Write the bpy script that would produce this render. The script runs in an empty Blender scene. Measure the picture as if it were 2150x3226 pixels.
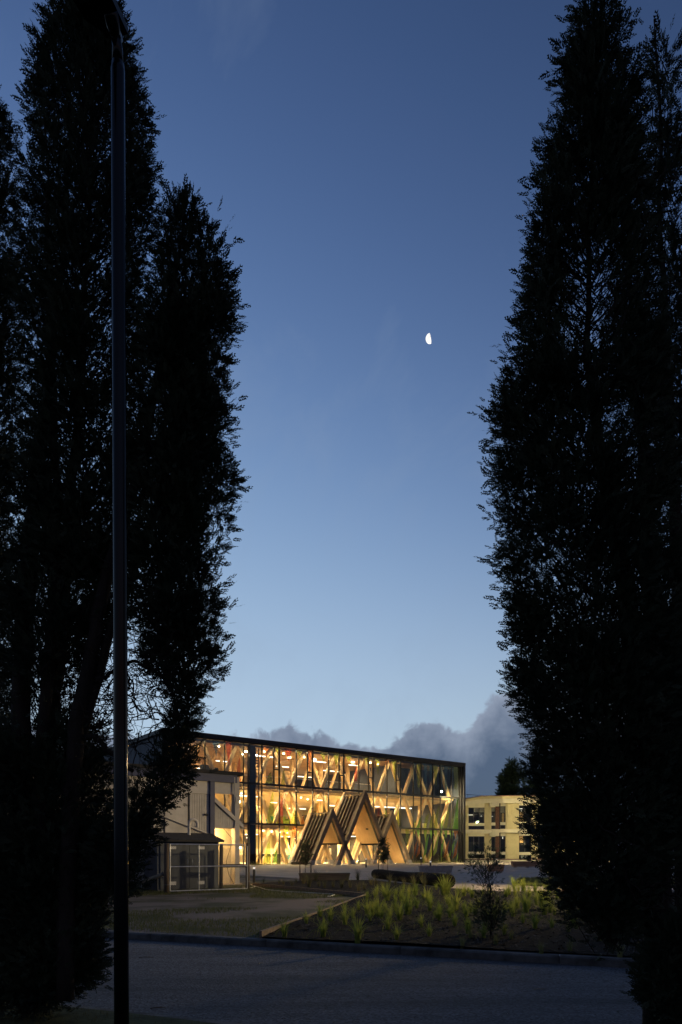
import bpy, bmesh, math, random
import numpy as np
from mathutils import Vector, Matrix

# ------------------------------------------------------------------ camera, sky, light, exposure
SC = bpy.context.scene
COL = SC.collection
R = math.radians
HC = 1.6                    # eye height above the road
F = 2150.0                  # focal length in photograph pixels (24 mm shift lens)
CX, HY = 1075.0, 2690.0     # principal column, horizon row

cam = bpy.data.cameras.new('camera')
cam.sensor_fit = 'HORIZONTAL'; cam.sensor_width = 24.0; cam.lens = 24.0
cam.shift_y = (HY - 1613.0) / F
cam.clip_start = 0.05; cam.clip_end = 9000
cam_o = bpy.data.objects.new('camera', cam); COL.objects.link(cam_o)
cam_o.location = (0, 0, HC); cam_o.rotation_euler = (R(90), 0, 0)
SC.camera = cam_o

EXPO = 2.75
SKY_STRENGTH = 0.15
SUN_EL, SUN_ROT = R(-3.0), R(-30)
SC.view_settings.view_transform = 'Standard'
SC.view_settings.look = 'None'
SC.view_settings.exposure = EXPO
SC.view_settings.gamma = 1.0
SC.view_settings.use_curve_mapping = False
SC.render.engine = 'CYCLES'
SC.cycles.use_denoising = True
try:
    SC.cycles.denoiser = 'OPENIMAGEDENOISE'
except Exception:
    pass
SC.cycles.max_bounces = 7; SC.cycles.diffuse_bounces = 4; SC.cycles.glossy_bounces = 3
SC.cycles.transmission_bounces = 4; SC.cycles.transparent_max_bounces = 24
SC.cycles.caustics_reflective = False; SC.cycles.caustics_refractive = False
SC.cycles.sample_clamp_indirect = 4.0

world = bpy.data.worlds.new('World'); SC.world = world; world.use_nodes = True
def build_world():
    nt = world.node_tree; N = nt.nodes; L = nt.links
    bg = N['Background']; bg.inputs[1].default_value = SKY_STRENGTH
    sky = N.new('ShaderNodeTexSky'); sky.sky_type = 'NISHITA'; sky.sun_disc = False
    sky.sun_elevation = SUN_EL; sky.sun_rotation = SUN_ROT
    sky.air_density = 1.0; sky.dust_density = 0.4; sky.ozone_density = 1.5
    k = 1.0 / (SKY_STRENGTH * 2 ** EXPO)          # scene value that displays as 1
    def vm(op, a, b):
        n = N.new('ShaderNodeVectorMath'); n.operation = op
        for i, v in enumerate((a, b)):
            if hasattr(v, 'is_linked'): L.new(v, n.inputs[i])
            else: n.inputs[i].default_value = v
        return n.outputs[0]
    def mt(op, a, b=0.0, c=0.0, clamp=False):
        n = N.new('ShaderNodeMath'); n.operation = op; n.use_clamp = clamp
        for i, v in enumerate((a, b, c)):
            if hasattr(v, 'is_linked'): L.new(v, n.inputs[i])
            else: n.inputs[i].default_value = v
        return n.outputs[0]
    # camera-like tone response of the twilight sky, the same in every direction
    sp = N.new('ShaderNodeSeparateXYZ'); L.new(sky.outputs[0], sp.inputs[0]); cb_ = N.new('ShaderNodeCombineXYZ')
    for i, (mx_, p_, A_) in enumerate(((0.1466, 2.35, 2.76), (0.172, 2.25, 3.70), (0.2188, 2.35, 4.76))):
        x_ = mt('POWER', mt('DIVIDE', sp.outputs[i], mx_), p_)
        L.new(mt('MULTIPLY', mt('DIVIDE', x_, mt('MULTIPLY_ADD', x_, 5.85, 1.0)), A_ * k), cb_.inputs[i])
    tint = cb_.outputs[0]
    tc = N.new('ShaderNodeTexCoord'); d = tc.outputs['Generated']
    sep = N.new('ShaderNodeSeparateXYZ'); L.new(d, sep.inputs[0])
    az = mt('MULTIPLY', mt('ARCTAN2', sep.outputs[0], sep.outputs[1]), 180 / math.pi)
    el = mt('MULTIPLY', mt('ARCSINE', sep.outputs[2]), 180 / math.pi)
    # height of the cloud bank (degrees) by bearing
    ramp = N.new('ShaderNodeValToRGB'); ramp.color_ramp.interpolation = 'B_SPLINE'
    tops = [(-40, 9.5), (-25, 10.0), (-12, 9.2), (-8.5, 9.8), (-5.4, 10.3), (-3.2, 10.7), (-1.6, 10.0), (0.5, 9.2), (2.4, 8.8),
            (3.6, 8.6), (4.6, 10.1), (6.5, 10.6), (8.2, 11.2), (9.6, 10.4), (10.8, 10.8), (12.0, 12.4), (13.4, 13.6), (15.0, 13.2), (17.0, 11.6), (20.0, 11.0), (28.0, 12.0), (40.0, 10.0)]
    el_r = ramp.color_ramp.elements
    while len(el_r) < len(tops): el_r.new(0.5)
    for e, (a, t) in zip(el_r, tops):
        e.position = (a + 40) / 80; v = t / 20; e.color = (v, v, v, 1)
    mr = N.new('ShaderNodeMapRange'); L.new(az, mr.inputs[0])
    for i, v in enumerate((-40, 40, 0, 1)): mr.inputs[i + 1].default_value = v
    L.new(mr.outputs[0], ramp.inputs[0])
    def noise(scale, detail, rough=0.55, off=(0, 0, 0), dist=0.0):
        n = N.new('ShaderNodeTexNoise'); n.inputs['Scale'].default_value = scale
        n.inputs['Detail'].default_value = detail; n.inputs['Roughness'].default_value = rough
        n.inputs['Distortion'].default_value = dist
        L.new(vm('ADD', d, off), n.inputs['Vector']); return n.outputs[0]
    n1 = noise(38, 5, 0.55, (0.3, 0.1, 0.2), 0.4)
    top = mt('ADD', mt('MULTIPLY', ramp.outputs[0], 20.0), mt('MULTIPLY', mt('SUBTRACT', n1, 0.5), 3.0))
    below = mt('SUBTRACT', top, el)
    cm = N.new('ShaderNodeMapRange'); cm.interpolation_type = 'SMOOTHSTEP'; L.new(below, cm.inputs[0])
    for i, v in enumerate((-0.1, 0.55, 0, 1)): cm.inputs[i + 1].default_value = v
    n2 = noise(14, 5, 0.6, (1.7, 0.4, 0.9), 0.3)
    body = N.new('ShaderNodeMapRange'); L.new(mt('ADD', below, mt('MULTIPLY', mt('SUBTRACT', n2, 0.5), 9.0)), body.inputs[0])
    for i, v in enumerate((-0.8, 5.0, 0, 1)): body.inputs[i + 1].default_value = v
    mix = N.new('ShaderNodeMix'); mix.data_type = 'RGBA'
    L.new(body.outputs[0], mix.inputs[0])
    mix.inputs[6].default_value = (0.285 * k, 0.335 * k, 0.44 * k, 1)
    mix.inputs[7].default_value = (0.062 * k, 0.098 * k, 0.175 * k, 1)
    # thin high veil
    n3 = noise(5.5, 6, 0.6, (0.9, 2.1, 0.3), 0.6)
    veil = N.new('ShaderNodeMapRange'); L.new(n3, veil.inputs[0])
    for i, v in enumerate((0.52, 0.85, 0, 0.22)): veil.inputs[i + 1].default_value = v
    mixv = N.new('ShaderNodeMix'); mixv.data_type = 'RGBA'
    L.new(veil.outputs[0], mixv.inputs[0]); L.new(tint, mixv.inputs[6]); mixv.inputs[7].default_value = (0.26 * k, 0.34 * k, 0.47 * k, 1)
    mixc = N.new('ShaderNodeMix'); mixc.data_type = 'RGBA'
    L.new(mt('MULTIPLY', cm.outputs[0], 0.93), mixc.inputs[0]); L.new(mixv.outputs[2], mixc.inputs[6]); L.new(mix.outputs[2], mixc.inputs[7])
    L.new(mixc.outputs[2], bg.inputs[0])
build_world()

sun = bpy.data.lights.new('sun', 'SUN'); sun.energy = 0.004; sun.angle = R(20); sun.color = (1.0, 0.82, 0.66)
sun_o = bpy.data.objects.new('sun', sun); COL.objects.link(sun_o)
sun_o.rotation_euler = (R(88), 0, R(188)); sun_o.location = (0, 0, 60)

# ------------------------------------------------------------------ helpers
rng = np.random.default_rng(7)
random.seed(7)

class MB:
    def __init__(s): s.v = []; s.f = []
    def add(s, vs, fs):
        n = len(s.v); s.v += [tuple(v) for v in vs]; s.f += [tuple(i + n for i in f) for f in fs]; return s
    def box(s, x0, x1, y0, y1, z0, z1):
        return s.add([(x0, y0, z0), (x1, y0, z0), (x1, y1, z0), (x0, y1, z0), (x0, y0, z1), (x1, y0, z1), (x1, y1, z1), (x0, y1, z1)],
                     [(0, 3, 2, 1), (4, 5, 6, 7), (0, 1, 5, 4), (1, 2, 6, 5), (2, 3, 7, 6), (3, 0, 4, 7)])
    def bar(s, p, q, w, h, up=(0, 0, 1)):
        p = Vector(p); q = Vector(q); d = (q - p).normalized(); up = Vector(up)
        if abs(d.dot(up)) > 0.98: up = Vector((0, 1, 0))
        a = d.cross(up).normalized() * (w / 2); b = a.cross(d).normalized() * (h / 2)
        vs = [p - a - b, p + a - b, p + a + b, p - a + b, q - a - b, q + a - b, q + a + b, q - a + b]
        return s.add(vs, [(0, 1, 2, 3), (7, 6, 5, 4), (0, 4, 5, 1), (1, 5, 6, 2), (2, 6, 7, 3), (3, 7, 4, 0)])
    def tube(s, pts, radii, n=8, caps=True):
        pts = [Vector(p) for p in pts]
        if not hasattr(radii, '__len__'): radii = [radii] * len(pts)
        vs = []; fs = []; ref = None
        for i, p in enumerate(pts):
            t = (pts[min(i + 1, len(pts) - 1)] - pts[max(i - 1, 0)]).normalized()
            if ref is None: ref = Vector((1, 0, 0)) if abs(t.x) < 0.9 else Vector((0, 1, 0))
            a = (ref - t * ref.dot(t)).normalized(); b = t.cross(a); ref = a
            for k in range(n):
                th = 2 * math.pi * k / n
                vs.append(p + (a * math.cos(th) + b * math.sin(th)) * radii[i])
        for i in range(len(pts) - 1):
            for k in range(n):
                k2 = (k + 1) % n
                fs.append((i * n + k, i * n + k2, (i + 1) * n + k2, (i + 1) * n + k))
        if caps:
            fs.append(tuple(reversed(range(n)))); fs.append(tuple((len(pts) - 1) * n + k for k in range(n)))
        return s.add(vs, fs)
    def prism(s, poly, off):
        """poly: list of 3d points (planar), extruded by vector off"""
        n = len(poly); off = Vector(off)
        vs = [Vector(p) for p in poly] + [Vector(p) + off for p in poly]
        return s.add(vs, [tuple(reversed(range(n))), tuple(range(n, 2 * n))] + [(i, (i + 1) % n, n + (i + 1) % n, n + i) for i in range(n)])
    def mesh(s, name):
        m = bpy.data.meshes.new(name); m.from_pydata(s.v, [], s.f); m.update()
        bm = bmesh.new(); bm.from_mesh(m); bmesh.ops.recalc_face_normals(bm, faces=bm.faces); bm.to_mesh(m); bm.free()
        return m
    def build(s, name, mat, parent=None, loc=(0, 0, 0), smooth=False):
        m = s.mesh(name); m.materials.append(M[mat])
        if smooth:
            for p in m.polygons: p.use_smooth = True
        o = bpy.data.objects.new(name, m); COL.objects.link(o); o.location = loc
        if parent is not None: o.parent = parent
        return o

def link_mesh(name, mesh, parent=None, loc=(0, 0, 0), rz=0.0, sc=1.0):
    o = bpy.data.objects.new(name, mesh); COL.objects.link(o); o.location = loc; o.rotation_euler = (0, 0, rz)
    if sc != 1.0: o.scale = (sc, sc, sc) if not hasattr(sc, '__len__') else sc
    if parent is not None: o.parent = parent
    return o
def empty(name, loc, rz=0.0):
    o = bpy.data.objects.new(name, None); COL.objects.link(o); o.location = loc; o.rotation_euler = (0, 0, rz); o.empty_display_size = 0.2
    return o
def tag(o, label=None, cat=None, group=None, kind=None):
    if label: o['label'] = label
    if cat: o['category'] = cat
    if group: o['group'] = group
    if kind: o['kind'] = kind
    return o
def children(o): return [c for c in COL.objects if c.parent == o]
def copy_tree(o, parent=None):
    c = o.copy(); COL.objects.link(c); c.parent = parent
    for ch in children(o): copy_tree(ch, c)
    return c
ORD = ['first', 'second', 'third', 'fourth', 'fifth', 'sixth', 'seventh', 'eighth', 'ninth', 'tenth', 'eleventh', 'twelfth', 'thirteenth',
       'fourteenth', 'fifteenth', 'sixteenth', 'seventeenth', 'eighteenth', 'nineteenth', 'twentieth', 'twenty-first', 'twenty-second', 'twenty-third', 'twenty-fourth']

# directions of the place: building grid and road
GA = math.atan2(0.6, 0.8)                       # the buildings' front lines run along (0.8, 0.6)
RU = Vector((0.926, -0.378)); RM = Vector((0.378, 0.926)); KERB = 10.33; NEAR = 5.5
RA = math.atan2(-0.378, 0.926)
def sst(a, b, x):
    t = min(1, max(0, (x - a) / (b - a))); return t * t * (3 - 2 * t)
def md(x, y): return RM.x * x + RM.y * y
def gz(x, y):
    m = md(x, y)
    if m < KERB: return 0.03 if m < NEAR else 0.0
    return 0.12 + 0.40 * sst(0, 42, m - KERB)
def px_at(x, y, Y): return Vector(((x - CX) / F * Y, Y, HC - (y - HY) / F * Y))
def px_ground(x, y):
    Y = HC * F / max(8.0, (y - HY))
    for _ in range(30):
        X = (x - CX) / F * Y
        Y = 0.5 * Y + 0.5 * (HC - gz(X, Y)) * F / max(8.0, (y - HY))
    return Vector(((x - CX) / F * Y, Y, gz((x - CX) / F * Y, Y)))

# ------------------------------------------------------------------ materials
M = {}
def mat(name, base, rough=0.7, metal=0.0, spec=0.5, var=0.0, scale=6.0, bump=0.0, bscale=40.0, base2=None, thr=(0.4, 0.65), detail=6, stretch=None, coord='Object', rvar=0.0, transl=0.0):
    m = bpy.data.materials.new(name); m.use_nodes = True; M[name] = m
    nt = m.node_tree; N = nt.nodes; L = nt.links; b = N['Principled BSDF']
    b.inputs['Base Color'].default_value = (*base, 1); b.inputs['Roughness'].default_value = rough
    b.inputs['Metallic'].default_value = metal; b.inputs['Specular IOR Level'].default_value = spec
    if var or base2 or bump or rvar:
        tc = N.new('ShaderNodeTexCoord'); vec = tc.outputs[coord]
        if stretch:
            mp = N.new('ShaderNodeMapping'); mp.inputs['Scale'].default_value = stretch; L.new(vec, mp.inputs[0]); vec = mp.outputs[0]
        n = N.new('ShaderNodeTexNoise'); n.inputs['Scale'].default_value = scale; n.inputs['Detail'].default_value = detail; n.inputs['Roughness'].default_value = 0.62
        L.new(vec, n.inputs['Vector'])
        if var or base2:
            b2 = base2 or tuple(c * (1 - var) for c in base)
            b1 = base if base2 else tuple(min(1, c * (1 + var)) for c in base)
            cr = N.new('ShaderNodeValToRGB'); e = cr.color_ramp.elements
            e[0].position, e[1].position = thr; e[0].color = (*b1, 1); e[1].color = (*b2, 1)
            L.new(n.outputs[0], cr.inputs[0]); L.new(cr.outputs[0], b.inputs['Base Color'])
        if rvar:
            mr = N.new('ShaderNodeMapRange'); L.new(n.outputs[0], mr.inputs[0])
            for i, v in enumerate((0.3, 0.7, rough - rvar, rough + rvar)): mr.inputs[i + 1].default_value = v
            L.new(mr.outputs[0], b.inputs['Roughness'])
        if bump:
            n2 = N.new('ShaderNodeTexNoise'); n2.inputs['Scale'].default_value = bscale; n2.inputs['Detail'].default_value = 5
            L.new(vec, n2.inputs['Vector'])
            bp = N.new('ShaderNodeBump'); bp.inputs['Strength'].default_value = bump; bp.inputs['Distance'].default_value = 0.02
            L.new(n2.outputs[0], bp.inputs['Height']); L.new(bp.outputs[0], b.inputs['Normal'])
    return m
def emis(name, col, strength):
    m = bpy.data.materials.new(name); m.use_nodes = True; M[name] = m
    N = m.node_tree.nodes; b = N['Principled BSDF']
    b.inputs['Base Color'].default_value = (0.8, 0.8, 0.8, 1)
    b.inputs['Emission Color'].default_value = (*col, 1); b.inputs['Emission Strength'].default_value = strength
    return m
def glass(name, tintc, f0=.075, rough=0.0):
    """thin sheet glass: clear pass-through plus a real Fresnel mirror"""
    m = bpy.data.materials.new(name); m.use_nodes = True; M[name] = m
    nt = m.node_tree; N = nt.nodes; L = nt.links; N.remove(N['Principled BSDF'])
    t = N.new('ShaderNodeBsdfTransparent'); t.inputs[0].default_value = (*tintc, 1)
    g = N.new('ShaderNodeBsdfGlossy'); g.inputs['Roughness'].default_value = rough; g.inputs[0].default_value = (1, 1, 1, 1)
    ge = N.new('ShaderNodeNewGeometry'); dt = N.new('ShaderNodeVectorMath'); dt.operation = 'DOT_PRODUCT'
    L.new(ge.outputs['Incoming'], dt.inputs[0]); L.new(ge.outputs['Normal'], dt.inputs[1])
    def mt(op, a, b):
        n = N.new('ShaderNodeMath'); n.operation = op
        for i, v in enumerate((a, b)):
            if hasattr(v, 'is_linked'): L.new(v, n.inputs[i])
            else: n.inputs[i].default_value = v
        return n.outputs[0]
    c = mt('SUBTRACT', 1.0, mt('ABSOLUTE', dt.outputs['Value'], 0.0)); fr_ = mt('ADD', mt('MULTIPLY', mt('POWER', c, 5.0), 0.92), f0)
    mx = N.new('ShaderNodeMixShader'); L.new(fr_, mx.inputs[0]); L.new(t.outputs[0], mx.inputs[1]); L.new(g.outputs[0], mx.inputs[2])
    L.new(mx.outputs[0], N['Material Output'].inputs[0])
    return m
def film(name, col, opac):
    """printed film on glass: partly clear, partly scattering colour"""
    m = bpy.data.materials.new(name); m.use_nodes = True; M[name] = m
    nt = m.node_tree; N = nt.nodes; L = nt.links; N.remove(N['Principled BSDF'])
    t = N.new('ShaderNodeBsdfTransparent'); t.inputs[0].default_value = tuple(0.35 + 0.65 * c / max(col) for c in col) + (1,)
    d = N.new('ShaderNodeBsdfDiffuse'); d.inputs[0].default_value = (*col, 1)
    tr = N.new('ShaderNodeBsdfTranslucent'); tr.inputs[0].default_value = (*col, 1)
    a = N.new('ShaderNodeMixShader'); a.inputs[0].default_value = 0.5; L.new(d.outputs[0], a.inputs[1]); L.new(tr.outputs[0], a.inputs[2])
    mx = N.new('ShaderNodeMixShader'); mx.inputs[0].default_value = opac; L.new(t.outputs[0], mx.inputs[1]); L.new(a.outputs[0], mx.inputs[2])
    L.new(mx.outputs[0], N['Material Output'].inputs[0])
    return m

def asphalt():
    m = mat('asphalt', (0.04, 0.04, 0.043), rough=0.85, spec=0.3)
    nt = m.node_tree; N = nt.nodes; L = nt.links; b = N['Principled BSDF']
    tc = N.new('ShaderNodeTexCoord')
    vo = N.new('ShaderNodeTexVoronoi'); vo.inputs['Scale'].default_value = 42; L.new(tc.outputs['Object'], vo.inputs['Vector'])
    n = N.new('ShaderNodeTexNoise'); n.inputs['Scale'].default_value = 0.9; n.inputs['Detail'].default_value = 7; n.inputs['Roughness'].default_value = 0.65
    mp = N.new('ShaderNodeMapping'); mp.inputs['Scale'].default_value = (0.22, 1.5, 1); mp.inputs['Rotation'].default_value = (0, 0, 0.388); L.new(tc.outputs['Object'], mp.inputs[0]); L.new(mp.outputs[0], n.inputs['Vector'])
    cr = N.new('ShaderNodeValToRGB'); e = cr.color_ramp.elements; e[0].position = 0.3; e[1].position = 0.72
    e[0].color = (0.022, 0.024, 0.030, 1); e[1].color = (0.074, 0.078, 0.090, 1); L.new(n.outputs[0], cr.inputs[0])
    cr2 = N.new('ShaderNodeValToRGB'); e = cr2.color_ramp.elements; e[0].position = 0.0; e[1].position = 0.9
    e[0].color = (0.3, 0.3, 0.3, 1); e[1].color = (2.2, 2.2, 2.2, 1); L.new(vo.outputs['Color'], cr2.inputs[0])
    mx = N.new('ShaderNodeMix'); mx.data_type = 'RGBA'; mx.blend_type = 'MULTIPLY'; mx.inputs[0].default_value = 1
    L.new(cr.outputs[0], mx.inputs[6]); L.new(cr2.outputs[0], mx.inputs[7]); L.new(mx.outputs[2], b.inputs['Base Color'])
    bp = N.new('ShaderNodeBump'); bp.inputs['Strength'].default_value = 0.55; bp.inputs['Distance'].default_value = 0.012
    L.new(vo.outputs['Distance'], bp.inputs['Height']); L.new(bp.outputs[0], b.inputs['Normal'])
asphalt()
mat('soil_track', (0.125, 0.108, 0.10), rough=0.95, spec=0.2, base2=(0.045, 0.05, 0.028), scale=0.42, thr=(0.44, 0.58), bump=0.8, bscale=7, coord='Generated' if False else 'Object')
mat('mulch', (0.0085, 0.0075, 0.0072), rough=1.0, spec=0.08, var=0.45, scale=9, bump=1.0, bscale=30)
mat('lawn_soil', (0.045, 0.055, 0.022), rough=0.95, spec=0.2, var=0.4, scale=3, bump=0.6, bscale=25)
mat('far_ground', (0.06, 0.065, 0.04), rough=0.95, spec=0.2, var=0.3, scale=0.2)
mat('kerb_concrete', (0.085, 0.085, 0.085), rough=0.9, spec=0.25, var=0.45, scale=3.5, bump=0.5, bscale=60)
mat('paving', (0.27, 0.232, 0.20), rough=0.75, var=0.14, scale=0.7, bump=0.15, bscale=30)
mat('concrete_grey', (0.30, 0.29, 0.275), rough=0.8, var=0.15, scale=4, bump=0.2, bscale=50)
mat('panel_grey', (0.48, 0.46, 0.43), rough=0.8, var=0.14, scale=1.3, bump=0.15, bscale=60)
mat('board_grey', (0.44, 0.42, 0.39), rough=0.75, var=0.12, scale=2.0)
mat('alcove_boards', (0.62, 0.56, 0.42), rough=0.65, var=0.08, scale=2.0)
mat('joint_dark', (0.03, 0.03, 0.035), rough=0.9)
mat('navy_paint', (0.028, 0.040, 0.110), rough=0.55, var=0.15, scale=3)
mat('roof_felt', (0.022, 0.022, 0.024), rough=0.9, var=0.3, scale=5, bump=0.4, bscale=50)
mat('shed_wall', (0.045, 0.055, 0.072), rough=0.7, var=0.4, scale=1.8, bump=0.15, bscale=30, stretch=(1, 1, 0.4))
mat('label_white', (0.55, 0.56, 0.58), rough=0.6, var=0.15, scale=20)
mat('galvanised', (0.50, 0.52, 0.55), rough=0.35, metal=0.85, var=0.2, scale=8)
mat('wire', (0.13, 0.14, 0.155), rough=0.45, metal=0.7)
mat('post_wood', (0.085, 0.065, 0.048), rough=0.9, var=0.35, scale=9, stretch=(1, 1, 0.15), bump=0.5, bscale=40)
mat('log_pale', (0.22, 0.20, 0.15), rough=0.9, var=0.3, scale=7, bump=0.4, bscale=30)
mat('edging_wood', (0.19, 0.135, 0.09), rough=0.85, var=0.3, scale=5, stretch=(0.3, 3, 3), bump=0.3, bscale=40)
mat('charred_log', (0.010, 0.009, 0.0085), rough=0.95, spec=0.1, var=0.5, scale=6, stretch=(0.25, 2, 2), bump=1.0, bscale=14)
mat('bench_wood', (0.30, 0.17, 0.09), rough=0.6, var=0.25, scale=5, stretch=(0.3, 3, 3))
mat('bench_dark', (0.10, 0.075, 0.055), rough=0.7, var=0.3, scale=5, stretch=(0.3, 3, 3))
mat('black_metal', (0.016, 0.016, 0.017), rough=0.42, spec=0.5)
mat('matte_black', (0.006, 0.006, 0.007), rough=0.9, spec=0.1)
mat('roof_black', (0.014, 0.014, 0.015), rough=0.55, var=0.2, scale=2)
mat('lamp_metal', (0.004, 0.0045, 0.0055), rough=0.15, metal=0.0, spec=0.22, rvar=0.05, scale=3)
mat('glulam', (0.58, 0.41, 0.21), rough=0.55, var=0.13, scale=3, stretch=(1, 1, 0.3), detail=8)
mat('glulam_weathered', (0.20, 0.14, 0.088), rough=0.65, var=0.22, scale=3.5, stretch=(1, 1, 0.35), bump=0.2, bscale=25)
mat('plywood', (0.44, 0.29, 0.13), rough=0.5, var=0.10, scale=2.2, stretch=(1, 1, 0.35), detail=8)
mat('roof_rib', (0.075, 0.045, 0.027), rough=0.5, var=0.2, scale=4)
mat('roof_sheet', (0.13, 0.085, 0.055), rough=0.55, var=0.2, scale=2)
mat('timber_ceiling', (0.42, 0.27, 0.13), rough=0.6, var=0.12, scale=2)
mat('timber_floor', (0.45, 0.34, 0.21), rough=0.4, var=0.12, scale=2)
mat('slab_edge', (0.56, 0.45, 0.27), rough=0.6, var=0.08, scale=2)
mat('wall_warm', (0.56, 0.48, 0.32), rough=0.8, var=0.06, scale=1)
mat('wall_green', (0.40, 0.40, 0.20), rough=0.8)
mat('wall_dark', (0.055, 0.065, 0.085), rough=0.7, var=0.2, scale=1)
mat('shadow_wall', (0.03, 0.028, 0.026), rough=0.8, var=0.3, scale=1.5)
mat('sofa_teal', (0.05, 0.24, 0.24), rough=0.9)
mat('sofa_green', (0.28, 0.42, 0.06), rough=0.9)
mat('sofa_orange', (0.62, 0.22, 0.05), rough=0.9)
mat('stool_dark', (0.05, 0.055, 0.06), rough=0.6)
mat('white_top', (0.72, 0.70, 0.65), rough=0.5)
mat('cabinet_dark', (0.035, 0.05, 0.055), rough=0.7)
mat('cream_boards', (0.50, 0.45, 0.25), rough=0.7, var=0.07, scale=1.5)
mat('cream_trim', (0.60, 0.57, 0.42), rough=0.6, var=0.06, scale=1.5)
mat('fascia_brown', (0.18, 0.10, 0.085), rough=0.6, var=0.15, scale=2)
mat('brick_red', (0.12, 0.06, 0.042), rough=0.85, var=0.3, scale=12)
mat('blind', (0.34, 0.31, 0.24), rough=0.9, var=0.1, scale=3)
mat('curtain_lit', (0.55, 0.36, 0.16), rough=0.8, var=0.3, scale=4)
mat('foliage_conifer', (0.040, 0.052, 0.030), rough=0.8, spec=0.2, base2=(0.022, 0.032, 0.020), scale=1.6, thr=(0.35, 0.65))
mat('bark', (0.024, 0.019, 0.016), rough=0.95, spec=0.2, var=0.4, scale=8, stretch=(1, 1, 0.2), bump=0.8, bscale=25)
mat('foliage_far', (0.050, 0.075, 0.030), rough=0.8, spec=0.2, var=0.3, scale=0.6)
mat('foliage_sapling', (0.055, 0.075, 0.038), rough=0.75, spec=0.3, var=0.3, scale=5)
mat('bark_chip', (0.010, 0.009, 0.0085), rough=0.85, spec=0.3, base2=(0.26, 0.24, 0.22), scale=60, thr=(0.56, 0.61))
mat('hose', (0.55, 0.53, 0.45), rough=0.5)
K = 1.0 / 2 ** EXPO
emis('lamp_disc', (1.0, 0.72, 0.36), 5.0)
emis('lamp_strip', (1.0, 0.86, 0.62), 0.9)
emis('lamp_star', (1.0, 0.78, 0.46), 7.0)
emis('lamp_teal', (0.2, 0.9, 0.7), 0.5)
emis('office_lamp', (1.0, 0.88, 0.66), 0.22)
emis('sodium', (1.0, 0.42, 0.10), 25.0)
emis('bollard_lens', (0.85, 0.9, 1.0), 0.09)
emis('moon_light', (1.0, 0.95, 0.86), 0.2)
nt_ = M['moon_light'].node_tree; nn = nt_.nodes.new('ShaderNodeTexNoise'); nn.inputs['Scale'].default_value = .09; nn.inputs['Detail'].default_value = 4
tc_ = nt_.nodes.new('ShaderNodeTexCoord'); nt_.links.new(tc_.outputs['Object'], nn.inputs['Vector']); mr2 = nt_.nodes.new('ShaderNodeMapRange'); nt_.links.new(nn.outputs[0], mr2.inputs[0])
for i_, v_ in enumerate((.35, .65, .125, .21)): mr2.inputs[i_ + 1].default_value = v_
nt_.links.new(mr2.outputs[0], nt_.nodes['Principled BSDF'].inputs['Emission Strength'])
glass('facade_glass', (0.95, 0.97, 0.95), .065)
glass('window_glass', (0.85, 0.88, 0.88), .03)
film('film_green', (0.16, 0.36, 0.05), 0.5)
film('film_lime', (0.34, 0.44, 0.06), 0.27)
film('film_olive', (0.22, 0.26, 0.04), 0.45)
film('film_orange', (0.6, 0.2, 0.04), 0.27)
film('film_red', (0.5, 0.08, 0.03), 0.27)
film('film_print', (0.17, 0.34, 0.06), 0.72)
film('film_print_lime', (0.28, 0.37, 0.06), 0.68)
film('film_print_rust', (0.34, 0.13, 0.035), 0.65)
film('film_blue', (0.06, 0.12, 0.20), 0.45)

def leafy(name, c1, c2, tr=.5):
    m = bpy.data.materials.new(name); m.use_nodes = True; M[name] = m
    nt = m.node_tree; N = nt.nodes; L = nt.links; N.remove(N['Principled BSDF'])
    oi = N.new('ShaderNodeObjectInfo'); tc = N.new('ShaderNodeTexCoord'); n = N.new('ShaderNodeTexNoise'); n.inputs['Scale'].default_value = 9; L.new(tc.outputs['Object'], n.inputs['Vector'])
    ad = N.new('ShaderNodeMath'); ad.operation = 'MULTIPLY_ADD'; L.new(oi.outputs['Random'], ad.inputs[0]); ad.inputs[1].default_value = .55; L.new(n.outputs[0], ad.inputs[2])
    mr = N.new('ShaderNodeMapRange'); L.new(ad.outputs[0], mr.inputs[0])
    for i, v in enumerate((.4, 1.15, 0, 1)): mr.inputs[i + 1].default_value = v
    mx = N.new('ShaderNodeMix'); mx.data_type = 'RGBA'; L.new(mr.outputs[0], mx.inputs[0]); mx.inputs[6].default_value = (*c1, 1); mx.inputs[7].default_value = (*c2, 1)
    d = N.new('ShaderNodeBsdfDiffuse'); t = N.new('ShaderNodeBsdfTranslucent'); L.new(mx.outputs[2], d.inputs[0]); L.new(mx.outputs[2], t.inputs[0])
    ms = N.new('ShaderNodeMixShader'); ms.inputs[0].default_value = tr; L.new(d.outputs[0], ms.inputs[1]); L.new(t.outputs[0], ms.inputs[2]); L.new(ms.outputs[0], N['Material Output'].inputs[0])
leafy('blade_green', (0.40, 0.43, 0.10), (0.17, 0.24, 0.05))
leafy('lawn_blade', (0.10, 0.12, 0.045), (0.11, 0.095, 0.05), .4)
leafy('blade_olive', (0.24, 0.24, 0.10), (0.14, 0.16, 0.06), .4)
leafy('blade_wispy', (0.17, 0.15, 0.08), (0.10, 0.11, 0.06), .4)
def area(name, loc, sx, sy, power, col, rot=(0, 0, 0), parent=None):
    l = bpy.data.lights.new(name, 'AREA'); l.shape = 'RECTANGLE'; l.size = sx; l.size_y = sy; l.energy = power; l.color = col
    o = bpy.data.objects.new(name, l); COL.objects.link(o); o.location = loc; o.rotation_euler = rot
    if parent is not None: o.parent = parent
    return o
def point(name, loc, power, col, rad=0.1, parent=None):
    l = bpy.data.lights.new(name, 'POINT'); l.energy = power; l.color = col; l.shadow_soft_size = rad
    o = bpy.data.objects.new(name, l); COL.objects.link(o); o.location = loc
    if parent is not None: o.parent = parent
    return o
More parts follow.
